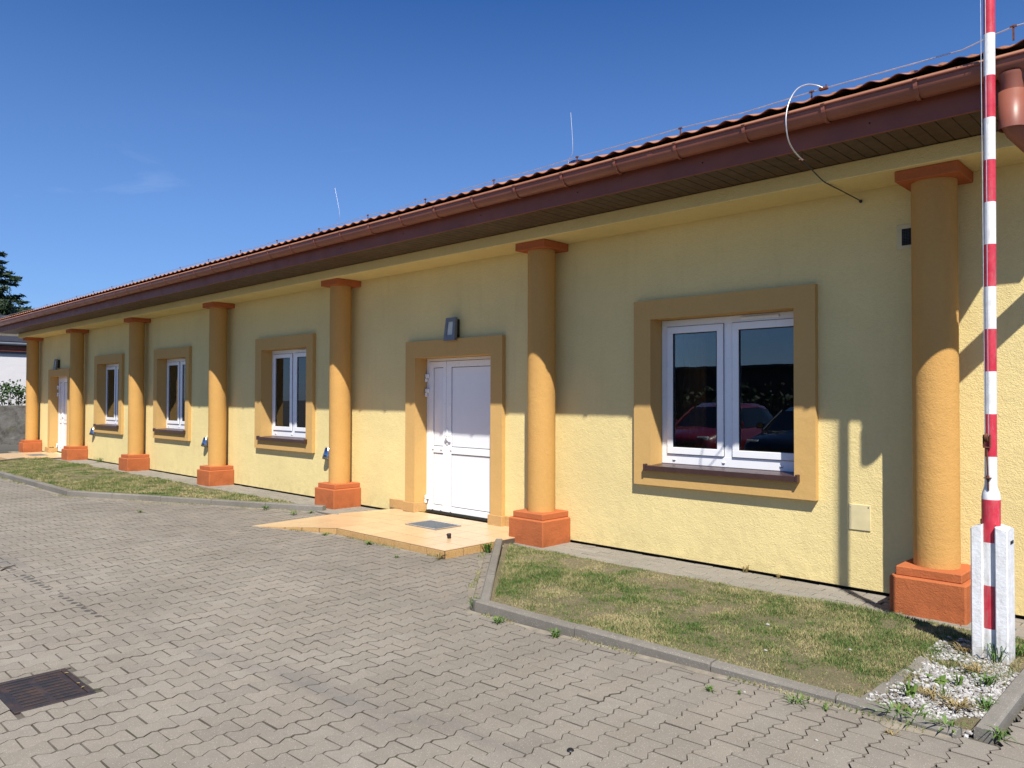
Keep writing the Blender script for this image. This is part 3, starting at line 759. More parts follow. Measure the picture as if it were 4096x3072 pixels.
def door(o, flip, zb):
    a, b, c, d, e, f, g, h = o
    sr = obj('door_surround', surround((a,b,.205,d,e,f,.205,h), False), M_OCHRE, bld)
    # tiled socle on both piers
    for (p, q) in ((a, e), (f, b)):
        m = MB(); m.bbox(p-.022, q+.022, -.084, .145, zb, zb+.125, .003); obj('socle_tile', m, M_RISER, sr)
    for (p, q) in ((a-.40, a-.024), (b+.024, b+.30)):
        m = MB(); m.bbox(p, q, -.022, -.001, zb, zb+.125, .003); obj('socle_tile', m, M_RISER, sr)
    y0 = .15; f += .09
    fm = MB(); t = .04
    fm.bbox(e+.002, e+t, y0, y0+.07, zb, h-.002, .003); fm.bbox(f-t, f-.002, y0, y0+.07, zb, h-.002, .003); fm.bbox(e+t-.002, f-t+.002, y0+.0006, y0+.07, h-t, h-.002, .003)
    dr = obj('door', fm, M_PVC, bld)
    sp = e+.41
    for (p, q, st) in ((e+t+.005, sp-.003, .10), (sp+.003, f-t-.005, .098)):
        lf = MB(); yy = y0-.006; z0, z1 = zb+.022, h-t-.005; zm0, zm1 = .883, .972
        lf.bbox(p, p+st, yy, yy+.06, z0, z1, .003); lf.bbox(q-st*.6, q, yy, yy+.06, z0, z1, .003)
        ia, ib = p+st-.003, q-st*.6+.003
        lf.bbox(ia, ib, yy+.0008, yy+.06, z0, .18, .003); lf.bbox(ia, ib, yy+.0008, yy+.06, zm0, zm1, .003); lf.bbox(ia, ib, yy+.0008, yy+.06, 2.035, z1, .003)
        leaf = obj('door_leaf', lf, M_PVC, dr)
        for (u, v) in ((.18, zm0), (zm1, 2.035)):
            obj('panel_gasket', rect_frame(ia+.001, ib-.001, u-.0005, v+.0005, .009, yy+.012, yy+.016), M_GASKET, dr)
            pn = MB(); pn.box(ia+.002, ib-.002, yy+.014, yy+.04, u, v); obj('door_panel', pn, M_PVC2, dr)
        for cx in (p+st*.7+.03, q-st*.9):
            for cz in (.115, .925):
                obj('drain_cap', MB().bbox(cx-.017, cx+.017, yy-.006, yy+.001, cz, cz+.016, .003), M_PVC, dr)
                obj('drain_slot', MB().box(cx-.012, cx+.012, yy-.0075, yy-.005, cz-.0025, cz+.0025), M_GASKET, dr)
    for hz_ in (1.90, 1.70, .25):
        hm = MB(); hm.bbox(e+.012, e+.075, y0-.045, y0-.007, hz_-.005, hz_+.05, .008); hm.bbox(e+.010, e+.040, y0-.047, y0-.009, hz_-.06, hz_-.007, .008); obj('hinge', hm, M_PVC, dr)
    hx = sp+.03
    hd = MB(); hd.bbox(hx-.016, hx+.016, y0-.017, y0-.0065, 1.0, 1.22, .005); hd.tube([(hx, y0-.01, 1.13),(hx, y0-.055, 1.13),(hx+.015, y0-.062, 1.128),(hx+.12, y0-.062, 1.122)], .0095, 10)
    obj('handle', hd, M_PVC, dr)
    lk = MB(); lk.tube([(hx, y0-.012, 1.045),(hx, y0-.025, 1.045)], .011, 12); obj('lock', lk, M_GALV, dr)
    tm = MB(); tm.box(e+.003, f-.003, y0-.02, y0+.09, zb-.01, zb+.018); obj('threshold', tm, M_GASKET, dr)
for k, o in enumerate(DOOR): door(o, False, .082 if k == 1 else .06)

# eaves: boards, fascia, gutter
EX0, EX1, FX1 = -27.3, -.70, -.85
sf = obj('soffit', MB().box(EX0+.02, FX1-.01, -1.03, -.2, 3.498, 3.512), M_DARK, bld)  # dark backing sheet added behind the boards to block light
bm_ = MB(); bm_.bbox(-.0485, .0485, -1.03, -.479, 3.484, 3.4965, .003); bme_ = bm_.mesh('soffit_board'); bme_.materials.append(M_SOFFIT)
bmw = bme_.copy(); bmw.materials.clear(); bmw.materials.append(M_SOFFW)
x = EX0+.06; k = 0
while x < FX1-.05:
    link('soffit_board', bmw if x < X0-.2 else bme_, sf, (x, 0, float(rng.normal(0, .0007)))); x += .1015
# soffit over the end overhangs
ov = MB(); ov.box(EX0+.02, X0+.04, -.478, 9.7, 3.484, 3.497); obj('verge_soffit', ov, M_SOFFW, bld)
fa = MB(); fa.bbox(EX0, FX1, -1.052, -1.0305, 3.466, 3.755, .004); fas = obj('fascia', fa, M_FASCIA, bld)
for k in range(20):
    xx = -1.9-1.31*k
    for zz in (3.55,):
        obj('screw_head', MB().lathe([(0.006, 0), (.006, .004), (0, .005)], 10), M_DARK, fas, (xx, -1.052, zz), (R(90), 0, 0))
GY, GZ, GR = -1.128, 3.688, .08
prof = []
prof.append((GY+GR-.004, GZ+.062)); prof.append((GY+GR, GZ+.03))
for i in range(15):
    a = math.pi*i/14; prof.append((GY+GR*math.cos(a), GZ-GR*math.sin(a)))
prof.append((GY-GR, GZ+.012))
for i in range(7):
    a = -math.pi*.1+math.pi*1.7*i/6; prof.append((GY-GR-.008+.008*math.cos(a), GZ+.016+.008*math.sin(a)))
gm_ = MB(); gm_.extr(prof, EX0, EX1, False, True)
inn = [(y+(.0025 if y < GY else -.0025), z+.0022) for y, z in prof[1:18]]; gm_.extr(inn[::-1], EX0, EX1, False, True)
for xe in (EX0, EX1):
    gm_.add([(xe, y, z) for y, z in prof[1:18]], [tuple(range(17))])
gut = obj('gutter', gm_, M_BROWN, bld)
bp_ = [(GY+(GR+.007)*math.cos(math.pi*i/16), GZ-(GR+.007)*math.sin(math.pi*i/16)) for i in range(17)]
bp_ = [(GY+GR+.006, GZ+.05)]+bp_+[(GY-GR-.007, GZ+.01), (GY-GR-.019, GZ+.022), (GY-GR-.006, GZ+.029), (GY-GR+.02, GZ+.026)]
br = MB(); br.extr(bp_, -.013, .013, False); br.extr([(y+(.0022 if y < GY else -.0022)*-1, z-.002) for y, z in bp_][::-1], -.013, .013, False)
n_ = len(bp_)
br2 = [(y-(.0022 if y < GY else -.0022)*1, z-.002) for y, z in bp_]
for sx_ in (-.013, .013): br.add([(sx_, *p) for p in bp_]+[(sx_, *p) for p in br2], [(i, i+1, n_+i+1, n_+i) for i in range(n_-1)])
brm = br.mesh('gutter_bracket'); brm.materials.append(M_BROWN)
for k in range(42):
    xx = -2.163-.6065*k
    if xx > EX0: link('gutter_bracket', brm, gut, (xx, 0, 0))
link('gutter_bracket', brm, gut, (-1.56, 0, 0)); link('gutter_bracket', brm, gut, (-.87, 0, 0))
for xx in (-3.62, -7.65, -11.7, -15.7, -19.7, -23.6):
    jp = MB(); jp.extr([(GY+(GR+.0018)*math.cos(math.pi*i/16), GZ-(GR+.0018)*math.sin(math.pi*i/16)) for i in range(17)], xx-.03, xx+.03, False, True); obj('gutter_joint', jp, M_BROWN, gut)
dp = MB(); PX = -1.036
obj('gutter_outlet', MB().lathe([(.074,.0),(.072,-.02),(.062,-.05),(.062,-.2)], 28, (PX, GY, GZ-GR+.012)), M_BROWN, bld)
dpipe = obj('downpipe', MB().lathe([(.060,-.02),(.0745,-.02),(.0745,-.25)], 28, (PX, GY, 3.53)), M_BROWN, bld)
obj('downpipe_elbow', MB().tube([(PX, GY, 3.40),(PX, GY+.004, 3.335),(PX+.018, GY+.05, 3.29),(PX+.27, -.36, 2.99),(PX+.275, -.17, 2.91),(PX+.275, -.115, 2.82),(PX+.275, -.11, .1)], .072, 28), M_BROWN, dpipe)

# metal tile roof
PI2 = math.pi*2; TP = .374; RY0, RZ0 = -1.10, 3.802; RID = 4.9; WAVE = .183
wx_ = np.arange(EX0+.02, EX1-.02, WAVE/10)
ph = ((wx_-(-3.9))/WAVE) % 1
wv = .5+.5*np.cos(PI2*ph); wv = wv**1.35*.026
rows = []; y = RY0; st = .35/math.hypot(1, TP); first = True
while y < RID:
    y2 = min(y+st, RID+.02)
    rows.append((y, RZ0+(y-RY0)*TP)); rows.append((y2-.004, RZ0+(y2-RY0)*TP-.018)); y = y2
V = []; nx = len(wx_)
for (yy, zz) in rows: V.append(np.stack([wx_, np.full(nx, yy), zz+wv], 1))
V.insert(0, np.stack([wx_, np.full(nx, RY0+.004), RZ0-.004+wv], 1))
V = np.concatenate(V); nr = len(V)//nx
ii, jj = np.meshgrid(np.arange(nr-1), np.arange(nx-1), indexing='ij'); a_ = (ii*nx+jj).ravel()
F = np.stack([a_, a_+1, a_+nx+1, a_+nx], 1)
roof = link('roof', np_mesh('roof', V, F, M_TILE), bld)
rb = MB(); zr = RZ0+(RID-RY0)*TP
rb.add([(EX0+.02,RID,zr+.01),(EX1-.02,RID,zr+.01),(EX1-.02,10.9,RZ0+.02),(EX0+.02,10.9,RZ0+.02)], [(0,3,2,1)])
obj('rear_roof_slope', rb, M_TILE, bld)
obj('ridge_cap', MB().tube([(EX0,RID,zr+.0),(EX1,RID,zr+.0)], .075, 14), M_TILE, bld)
un = MB(); un.add([(EX0+.03,-1.0,3.785),(FX1-.01,-1.0,3.785),(FX1-.01,RID,zr-.08),(EX0+.03,RID,zr-.08),(FX1-.01,10.8,3.72),(EX0+.03,10.8,3.72),(EX0+.03,-1.0,3.51),(FX1-.01,-1.0,3.51),(EX0+.03,10.8,3.51),(FX1-.01,10.8,3.51)],
    [(0,1,2,3),(3,2,4,5),(0,6,7,1),(0,3,5,8,6),(1,7,9,4,2),(5,4,9,8)])
obj('roof_deck', un, M_SOFFIT, bld)
fl = MB(); fl.extr([(-1.02,3.80),(-1.148,3.746),(-1.152,3.735),(-1.146,3.742),(-1.018,3.795)], EX0+.03, EX1-.03); obj('eave_flashing', fl, M_TILE, bld)

# ================================================================== FIXTURES ON THE BUILDING
def wall_lamp(x, zc, label):
    t = thing('wall_lamp', (x, -.02, zc), label, 'lamp')
    zb, zt = zc-.145, zc+.15
    def slab(hw0, hw1, y0b, y0t, y1, z0, z1):
        m = MB(); m.add([(x-hw0,y0b,z0),(x+hw0,y0b,z0),(x+hw0,y1,z0),(x-hw0,y1,z0),(x-hw1,y0t,z1),(x+hw1,y0t,z1),(x+hw1,y1,z1),(x-hw1,y1,z1)],
            [(0,3,2,1),(4,5,6,7),(0,1,5,4),(1,2,6,5),(2,3,7,6),(3,0,4,7)]); return m
    obj('lamp_housing', MB().bbox(x-.075, x+.075, -.075, -.001, zb+.05, zt-.02, .006), M_BLACK, t)
    fr = MB(); ya = -.125; yb = -.095
    for (u0,u1,v0,v1) in ((-.105,-.055,0,1),(.055,.105,0,1),(-.056,.056,0,.24),(-.056,.056,.82,1)):
        f_ = lambda v: ya+(yb-ya)*v; sc = lambda u, v: x+u*(1-.12*v)
        z0, z1 = zb+(zt-zb)*v0, zb+(zt-zb)*v1
        fr.add([(sc(u0,v0),f_(v0),z0),(sc(u1,v0),f_(v0),z0),(sc(u1,v0),f_(v0)+.045,z0),(sc(u0,v0),f_(v0)+.045,z0),(sc(u0,v1),f_(v1),z1),(sc(u1,v1),f_(v1),z1),(sc(u1,v1),f_(v1)+.035,z1),(sc(u0,v1),f_(v1)+.035,z1)],
            [(0,3,2,1),(4,5,6,7),(0,1,5,4),(1,2,6,5),(2,3,7,6),(3,0,4,7)])
    obj('lamp_cover', fr, M_LAMP, t)
    obj('lamp_lens', slab(.053,.05,-.108,-.088,-.06, zb+.06, zt-.05), M_LENS, t)
wall_lamp(-7.39, 2.505, 'grey steel wall lamp with pale rectangular lens above the near double door')
wall_lamp(-23.95, 2.53, 'small grey wall lamp above the far door by the left end')

def vent_hood(x, label):
    m = MB(); n = 20; vs = []; zt, zb = .85, .655
    for (z, r, yc) in ((zt, .052, -.004), (zt-.004, .056, -.004), (zb+.004, .098, -.004), (zb, .096, -.004)):
        for k in range(n+1):
            a = math.pi*k/n; vs.append((x-r*math.cos(a), yc-r*math.sin(a)*1.15, z+.03*math.sin(a)*(1 if z < .7 else 0)))
    fs = []
    for i in range(3):
        for k in range(n): b = i*(n+1)+k; fs.append((b, b+1, b+n+2, b+n+1))
    m.add(vs, fs, True); m.add(vs[:n+1], [tuple(range(n+1))])
    inn = [(x+(p[0]-x)*.95, p[1]*.95, p[2]) for p in vs[2*(n+1):3*(n+1)]]+[(x+(p[0]-x)*.9, p[1]*.9, p[2]-.005) for p in vs[:n+1]]
    m.add(inn, [(k, n+1+k, n+2+k, k+1) for k in range(n)], True)
    tag(obj('vent_hood', m, M_STEEL), label, 'vent', 'steel vent hoods low on the wall')
vent_hood(-21.02, 'steel vent hood low on the wall beside the far left window')
vent_hood(-14.60, 'steel vent hood low on the wall left of the fourth column')
vent_hood(-10.32, 'steel vent hood low on the wall against the column left of the near door')

g = thing('vent_grille', (-1.95, 0, 2.84), 'small beige wall vent with black mesh beside the right column capital', 'vent')
obj('plate', MB().bbox(-2.055, -1.83, -.008, -.001, 2.825, 3.03, .003), M_BEIGE, g)
obj('mesh_opening', MB().box(-2.015, -1.865, -.0095, -.0075, 2.858, 2.992), M_DARK, g)
gmh = MB()
for k in range(12): gmh.box(-2.015+.0125*k+.003, -2.015+.0125*k+.0045, -.012, -.009, 2.858, 2.992)
for k in range(11): gmh.box(-2.015, -1.865, -.0125, -.0105, 2.860+.0122*k, 2.8615+.0122*k)
obj('wire_mesh', gmh, M_CABLE, g)
ap = obj('access_panel', MB().bbox(-2.446, -2.268, -.009, -.001, .532, .745, .003), M_BEIGE); tag(ap, 'flat pale yellow square cover plate low on the wall near the right column', 'cover plate')
obj('screw', MB().lathe([(.005,0),(.005,.002),(0,.003)], 10), M_DARK, ap, (-2.285, -.0092, .725), (R(90),0,0)); obj('screw', MB().lathe([(.005,0),(.005,.002),(0,.003)], 10), M_BEIGE, ap, (-2.43, -.0092, .725), (R(90),0,0))

# lightning protection
lw = thing('lightning_conductor', (-13, -.95, 3.9), 'galvanised lightning conductor wire on small holders along the eave', 'wire')
hx_ = [-2.35]; 
while hx_[-1] > -26: hx_.append(hx_[-1]-1.13)
wp = [(-.75, -.93, 3.99), (-1.05, -.95, 3.985), (-1.18, -.95, 3.965), (-1.35, -.95, 3.925)]
for x in hx_:
    wp.append((x+.0, -.95, 3.926+float(rng.normal(0, .003)))); wp.append((x-.565, -.95, 3.916+float(rng.normal(0, .004))))
obj('wire', MB().tube(wp, .0045, 8), M_GALV, lw)
hm = MB(); hm.box(-.0055, .0055, -.003, .003, -.09, -.001); hm.box(-.019, .019, -.006, .006, -.005, .006); hm.tube([(0,-.008,.004),(0,.008,.004)], .005, 8); hme = hm.mesh('wire_holder'); hme.materials.append(M_RUST)
for x in hx_+[-1.06]: link('wire_holder', hme, lw, (x, -.95, 3.926 if x < -1.2 else 3.985))

def unp(px, py, Y):                                    # point on plane y=Y seen at a full-size photo pixel
    d = fw*3066.5+r2*(px-2048)-u2*(py-1536); s = (Y-CAM[1])/d.y
    return tuple(Vector(CAM)+d*s)
def smooth_path(pts, n=6):
    pts = [Vector(p) for p in pts]; o = []
    for i in range(len(pts)-1):
        p0, p1, p2, p3 = pts[max(i-1,0)], pts[i], pts[i+1], pts[min(i+2,len(pts)-1)]
        for k in range(n):
            t = k/n; o.append(.5*((2*p1)+(p2-p0)*t+(2*p0-5*p1+4*p2-p3)*t*t+(3*p1-p0-3*p2+p3)*t**3))
    return o+[pts[-1]]
Z4 = lambda x, y, Y: unp(3000+x/1.508, y/1.508, Y)
lp = [Z4(440,530,-.955), Z4(400,515,-.98), Z4(345,510,-1.04), Z4(285,537,-1.14), Z4(243,600,-1.24), Z4(220,680,-1.28), Z4(218,760,-1.285), Z4(232,845,-1.25), Z4(265,910,-1.17), Z4(316,966,-1.06)]
cx_ = lp[0][0]; obj('wire_clamp', MB().bbox(cx_-.03, cx_+.035, -.962, -.935, 3.914, 3.936, .005).tube([(cx_-.018,-.95,3.93),(cx_-.018,-.95,3.952)], .005, 8).tube([(cx_+.022,-.95,3.93),(cx_+.022,-.95,3.952)], .005, 8), M_RUST, lw)
cb = thing('earth_wire', lp[0], 'looped grey earth wire hanging from the conductor past the gutter to the wall', 'wire')
obj('loop', MB().tube(smooth_path(lp), .0052, 8), M_GALV, cb)
l2 = [Z4(316,966,-1.06), Z4(370,1020,-.86), Z4(410,1062,-.66), Z4(448,1097,-.5), Z4(500,1125,-.36), Z4(560,1155,-.2), Z4(668,1212,-.004)]
obj('lower_cable', MB().tube(smooth_path(l2), .0048, 8), M_CABLE, cb)
obj('bracket', MB().tube([Z4(316,966,-1.06), Z4(316,918,-1.05)], .005, 6).tube([Z4(295,968,-1.07), Z4(330,962,-1.05)], .009, 8), M_RUST, cb)
obj('wall_entry', MB().tube([Z4(668,1214,-.02), Z4(668,1214,.01)], .014, 12), M_BLACK, cb)
def rod(p0, p1, p2, p3, label, rr=.0045):
    tag(obj('lightning_rod', MB().tube(smooth_path([p0, p1, p2, p3], 4), rr, 7), M_GALV), label, 'lightning rod')
rod(unp(2274,690,3.0), unp(2275,640,3.0), unp(2291,600,3.0), unp(2283,450,3.0), 'thin bent lightning rod on the roof above the near door')
rod(unp(1349,925,3.0), unp(1350,885,3.0), unp(1359,860,3.0), unp(1340,752,3.0), 'thin lightning rod on the roof further left', .0028)
def cowl(px, py, label):
    c = Vector(unp(px, py, 3.2)); t = thing('roof_vent', (c.x, c.y, c.z-.5), label, 'roof vent')
    obj('pipe', MB().lathe([(.11,-.6),(.11,-.06)], 24, tuple(c)), M_STEEL, t)
    obj('cap', MB().lathe([(.17,-.09),(.20,-.06),(.19,-.02),(.13,.03),(.05,.05),(0,.052)], 28, tuple(c)), M_STEEL, t)
cowl(1392, 912, 'round steel roof vent cap left of the far lightning rod')
cowl(2312, 655, 'round steel roof vent cap by the near lightning rod')

# ================================================================== DOORSTEPS
def doorstep(name, ox, zt, label, ramp=True):
    # near one: x -7.80..-5.865 platform, ramp to the left
    t = thing(name, (-6.9+ox, -.8, 0), label, 'doorstep')
    base = MB()
    base.prism([(-7.80+ox,-1.497),(-5.872+ox,-1.497),(-5.872+ox,-.006),(-8.72+ox,-.006),(-8.72+ox,-.1)][:5], -.05, zt-.006) if False else None
    base.add([(-7.80+ox,-1.495,-.05),(-5.874+ox,-1.495,-.05),(-5.874+ox,-.006,-.05),(-8.60+ox,-.006,-.05),(-9.14+ox,-.70,-.05),(-9.06+ox,-1.90,-.05),
              (-7.80+ox,-1.495,zt-.008),(-5.874+ox,-1.495,zt-.008),(-5.874+ox,-.006,zt-.008),(-8.60+ox,-.006,zt-.05),(-9.12+ox,-.71,-.02),(-9.04+ox,-1.89,-.03)],
        [(0,1,7,6),(1,2,8,7),(2,3,9,8),(3,4,10,9),(4,5,11,10),(5,0,6,11),(6,7,8),(6,8,9),(6,9,10),(6,10,11)])
    obj('screed', base, M_GROUT, t)
    def quad(a, b, c, d, n, m, gap=.0034):
        a, b, c, d = map(Vector, (a, b, c, d))
        P = lambda u, v: (a*(1-u)+b*u)*(1-v)+(d*(1-u)+c*u)*v
        for i in range(n):
            for j in range(m):
                q = [P(i/n,j/m), P((i+1)/n,j/m), P((i+1)/n,(j+1)/m), P(i/n,(j+1)/m)]; ce = sum(q, Vector())/4
                q = [p+(ce-p).normalized()*gap*1.4 for p in q]; mm_ = MB(); dz = Vector((0,0,.0075+float(rng.normal(0,.0003))))
                mm_.add([p-ce for p in q]+[p-ce+dz for p in q], [(4,5,6,7),(0,1,5,4),(1,2,6,5),(2,3,7,6),(3,0,4,7)])
                obj('step_tile', mm_, M_STEP, t, tuple(ce))
    z = zt-.0075
    quad((-7.80+ox,-1.505,z),(-5.868+ox,-1.505,z),(-5.868+ox,-.004,z),(-7.80+ox,-.004,z), 6, 5)
    quad((-9.10+ox,-1.91,-.003),(-7.80+ox,-1.505,z),(-7.80+ox,-.004,z),(-8.62+ox,-.004,z-.006), 4, 5) if False else None
    quad((-9.09+ox,-1.915,-.003),(-7.80+ox,-1.505,z),(-7.80+ox,-.70,z),(-9.14+ox,-.70,.012), 4, 3)
    quad((-9.14+ox,-.70,.012),(-7.80+ox,-.70,z),(-7.80+ox,-.004,z),(-8.62+ox,-.004,z-.006), 4, 2)
    # riser tiles
    def riser(p, q, za, zb_, n):
        p, q = Vector((*p,0)), Vector((*q,0)); d = (q-p); nr_ = Vector((d.y,-d.x,0)).normalized()
        for i in range(n):
            u0, u1 = i/n+.024/n, (i+1)/n-.024/n
            A, B = p+d*u0, p+d*u1; h0, h1 = za+(zb_-za)*u0, za+(zb_-za)*u1
            m = MB(); o_ = nr_*.009
            m.add([(A.x,A.y,-.03),(B.x,B.y,-.03),(B.x,B.y,h1),(A.x,A.y,h0)]+[(v.x+o_.x,v.y+o_.y,hh) for v,hh in ((A,-.03),(B,-.03),(B,h1-.002),(A,h0-.002))], [(4,5,6,7),(7,6,2,3),(4,7,3,0),(5,1,2,6)])
            obj('riser_tile', m, M_RISER, t)
    riser((-7.80+ox,-1.499), (-5.872+ox,-1.499), zt-.013, zt-.013, 7)
    riser((-9.07+ox,-1.908), (-7.80+ox,-1.499), .0, zt-.013, 5)
    riser((-5.872+ox,-1.499), (-5.872+ox,-.76), zt-.013, zt-.013, 3)
    return t
ZT = .085
doorstep('doorstep', 0, ZT, 'peach tiled doorstep with side ramp in front of the near double door')
doorstep('doorstep', -16.36, .06, 'peach tiled doorstep in front of the far door on the left')
def mat_(x0, x1, y0, y1, z, label):
    t = thing('door_mat', ((x0+x1)/2, (y0+y1)/2, z), label, 'door mat')
    obj('mat_base', MB().box(x0, x1, y0, y1, z, z+.004), M_BLACK, t)
    fr = MB(); fr.box(x0, x1, y0, y0+.02, z+.0035, z+.009); fr.box(x0, x1, y1-.02, y1, z+.0035, z+.009); fr.box(x0, x0+.02, y0+.021, y1-.021, z+.0035, z+.009); fr.box(x1-.02, x1, y0+.021, y1-.021, z+.0035, z+.009)
    obj('mat_frame', fr, M_GALV, t); n = 9
    for k in range(n):
        a = x0+.028+(x1-x0-.056)*k/n; obj('mat_rib', MB().bbox(a, a+(x1-x0-.056)/n*.62, y0+.024, y1-.024, z+.0035, z+.010, .002), M_MAT, t)
mat_(-7.42, -6.85, -.79, -.385, ZT+.001, 'grey ribbed door mat on the peach doorstep of the near door')
mat_(-23.85, -23.25, -.80, -.42, .062, 'grey door mat on the far doorstep at the left end')
cm = MB(); cm.lathe([(0,0),(.0215,0),(.0215,.004),(.022,.02),(.026,.037),(.0265,.045),(.023,.051),(.012,.0535),(0,.054)], 20)
tag(obj('knob', cm, M_BLACK, None, (-6.345, -1.022, ZT+.001), (.10, -.08, 0)), 'small black plastic knob standing on the peach doorstep', 'knob')
cm = MB(); cm.lathe([(0,0),(.016,0),(.017,.006),(.014,.011),(0,.012)], 14)
tag(obj('bottle_cap', cm, M_BLACK, None, (-2.20, -3.955, .048), (.15, .1, 0)), 'tiny dark bottle cap lying on the pavers at the bottom edge', 'cap')

# ================================================================== DRAIN
dr = thing('drain_grate', ((DR[0]+DR[1])/2, (DR[2]+DR[3])/2, 0), 'rusty rectangular cast iron drain grate set in the pavers', 'drain')
x0, x1, y0, y1 = DR; ZD = .003
fr = MB(); fr.bbox(x0, x1, y0, y0+.028, -.05, ZD, .003); fr.bbox(x0, x1, y1-.028, y1, -.05, ZD, .003); fr.bbox(x0, x0+.028, y0+.027, y1-.027, -.05, ZD-.0005, .003); fr.bbox(x1-.028, x1, y0+.027, y1-.027, -.05, ZD-.0005, .003)
obj('drain_frame', fr, M_IRON, dr)
gr = MB(); ix0, ix1, iy0, iy1 = x0+.030, x1-.030, y0+.030, y1-.030; zc = -.004
ym = (iy0+iy1)/2; gr.bbox(ix0, ix1, ym-.016, ym+.016, -.04, zc, .003); gr.bbox(ix0, ix1, iy0, iy0+.03, -.04, zc, .003); gr.bbox(ix0, ix1, iy1-.03, iy1, -.04, zc, .003)
obj('grate_rail', gr, M_IRON, dr)
nb = 10; bwid = (ix1-ix0)/(nb-.45)
for k in range(nb):
    a = ix0+bwid*k
    b = min(ix1, a+bwid*.60)
    obj('grate_bar', MB().bbox(a, b, iy0+.028, iy1-.028, -.04, zc+.001, .002), M_IRON, dr)
obj('slot_black_plate', MB().box(x0+.02, x1-.02, y0+.02, y1-.02, -.30, -.0088), M_DARK, dr)  # black block close under the bars, its colour stands in for the pit's shade
for (lx, ly) in ((-5.02,-5.185),(-4.80,-5.183),(-4.70,-5.19)): 
    lf = MB(); lf.add([(0,0,0),(.016,.006,.003),(.030,0,.001),(.016,-.006,.002)], [(0,1,2,3)]); obj('fallen_leaf', lf, M_DRYW, dr, (lx, ly, .006), (0,0,random.random()*3))

# ================================================================== BARRIER
br_ = thing('road_barrier', (-1.14, -1.28, .05), 'red and white striped barrier boom raised upright between two white posts', 'barrier')
BXX, BYY = -1.139, -1.27
prof = [(.05,.02),(.05,.95),(.0505,1.03),(.047,1.055),(.036,1.092),(.0335,1.11),(.0325,1.3),(.0318,2.6),(.031,4.0),(.030,5.4),(0,5.41)]
pl = MB(); pl.lathe(prof, 36, (0,0,0))
for i, (vx,vy,vz) in enumerate(pl.v): pl.v[i] = (BXX+vx+.0045*vz-.004, BYY+vy, vz)
obj('boom', pl, M_STRIPE, br_)
def post(x0, x1, y0, y1, zl, zr_, back):
    m = MB(); c = .006
    base = [(x0+c,y0),(x1-c,y0),(x1,y0+c),(x1,y1-c),(x1-c,y1),(x0+c,y1),(x0,y1-c),(x0,y0+c)]
    def top(px, py): 
        u = (px-x0)/(x1-x0); v = (py-y0)/(y1-y0); return zl+(zr_-zl)*u+back*(1-abs(2*v-1))
    ym_ = (y0+y1)/2
    poly = [(x0+c,y0),(x1-c,y0),(x1,y0+c),(x1,ym_),(x1,y1-c),(x1-c,y1),(x0+c,y1),(x0,y1-c),(x0,ym_),(x0,y0+c)]
    m.prism(poly, -.02, [top(*p) for p in poly])
    return m
obj('post', post(-1.235, -1.172, -1.335, -1.165, .842, .872, .006), M_WHITEP, br_)
obj('post', post(-1.106, -1.040, -1.350, -1.165, .862, .843, .02), M_WHITEP, br_)
obj('pivot_bolt', MB().tube([(-1.242,-1.24,.77),(-1.034,-1.24,.77)], .0075, 12), M_IRON, br_); obj('bolt_slot', MB().bbox(-1.0405, -1.037, -1.275, -1.20, .760, .779, .001), M_BLACK, br_)
obj('rear_bracket', MB().bbox(-1.215, -1.165, -1.19, -1.16, .855, .885, .004), M_BLACK, br_)
# stay cable with pulley and turnbuckle
CXX, CYY = -1.1475, -1.318
sc_ = MB(); sc_.tube([(CXX-.009,CYY,1.40),(CXX-.012,CYY+.004,3.0),(CXX-.018,CYY+.012,5.3)], .0023, 6); sc_.tube([(CXX+.009,CYY,1.40),(CXX+.010,CYY+.004,3.0),(CXX+.012,CYY+.012,5.3)], .0023, 6)
obj('stay_cable', sc_, M_GALV, br_)
tb = MB(); tb.bbox(CXX-.020, CXX-.014, CYY-.010, CYY+.010, 1.335, 1.41, .002); tb.bbox(CXX+.014, CXX+.020, CYY-.010, CYY+.010, 1.335, 1.41, .002); tb.bbox(CXX-.020, CXX+.020, CYY-.010, CYY+.010, 1.330, 1.3365, .002)
tb.tube([(CXX,CYY,1.332),(CXX+.003,CYY+.004,1.16),(CXX+.005,CYY+.005,1.075)], .0052, 8)
tb.tube([(CXX-.022,CYY,1.392),(CXX+.022,CYY,1.392)], .004, 8)
obj('turnbuckle', tb, M_RUST, br_)
obj('pulley', MB().tube([(CXX-.009,CYY,1.392),(CXX+.009,CYY,1.392)], .026, 20), M_RUST, br_)
obj('stay_lug', MB().bbox(CXX-.018, CXX+.022, CYY-.014, BYY-.02, 1.148, 1.153, .002).tube([(CXX+.003,CYY+.004,1.14),(CXX+.003,CYY+.004,1.147)], .009, 6).tube([(CXX+.003,CYY+.004,1.154),(CXX+.003,CYY+.004,1.163)], .009, 6), M_RUST, br_)

# ================================================================== WEEDS AND LITTER
def tuft(x, y, z, n, hgt, spread, wd, mat, label, name='weed', cat='weed', grp='weeds along the kerb and steps'):
    m = MB()
    for i in range(n):
        a = random.random()*6.283; h = hgt*random.uniform(.5, 1.1); s = spread*random.uniform(.4, 1.1); wdd = wd*random.uniform(.7, 1.2)
        bx, by = random.gauss(0, spread*.15), random.gauss(0, spread*.15)
        dx, dy = math.cos(a), math.sin(a); px, py = -dy*wdd/2, dx*wdd/2
        p = [(bx-px*.6,by-py*.6,0),(bx+px*.6,by+py*.6,0),(bx+dx*s*.45+px,by+dy*s*.45+py,h*.75),(bx+dx*s*.45-px,by+dy*s*.45-py,h*.75),(bx+dx*s,by+dy*s,h*random.uniform(.55,.95))]
        m.add(p, [(0,1,2,3),(3,2,4)])
    tag(obj(name, m, mat, None, (x, y, z)), label, cat, grp)
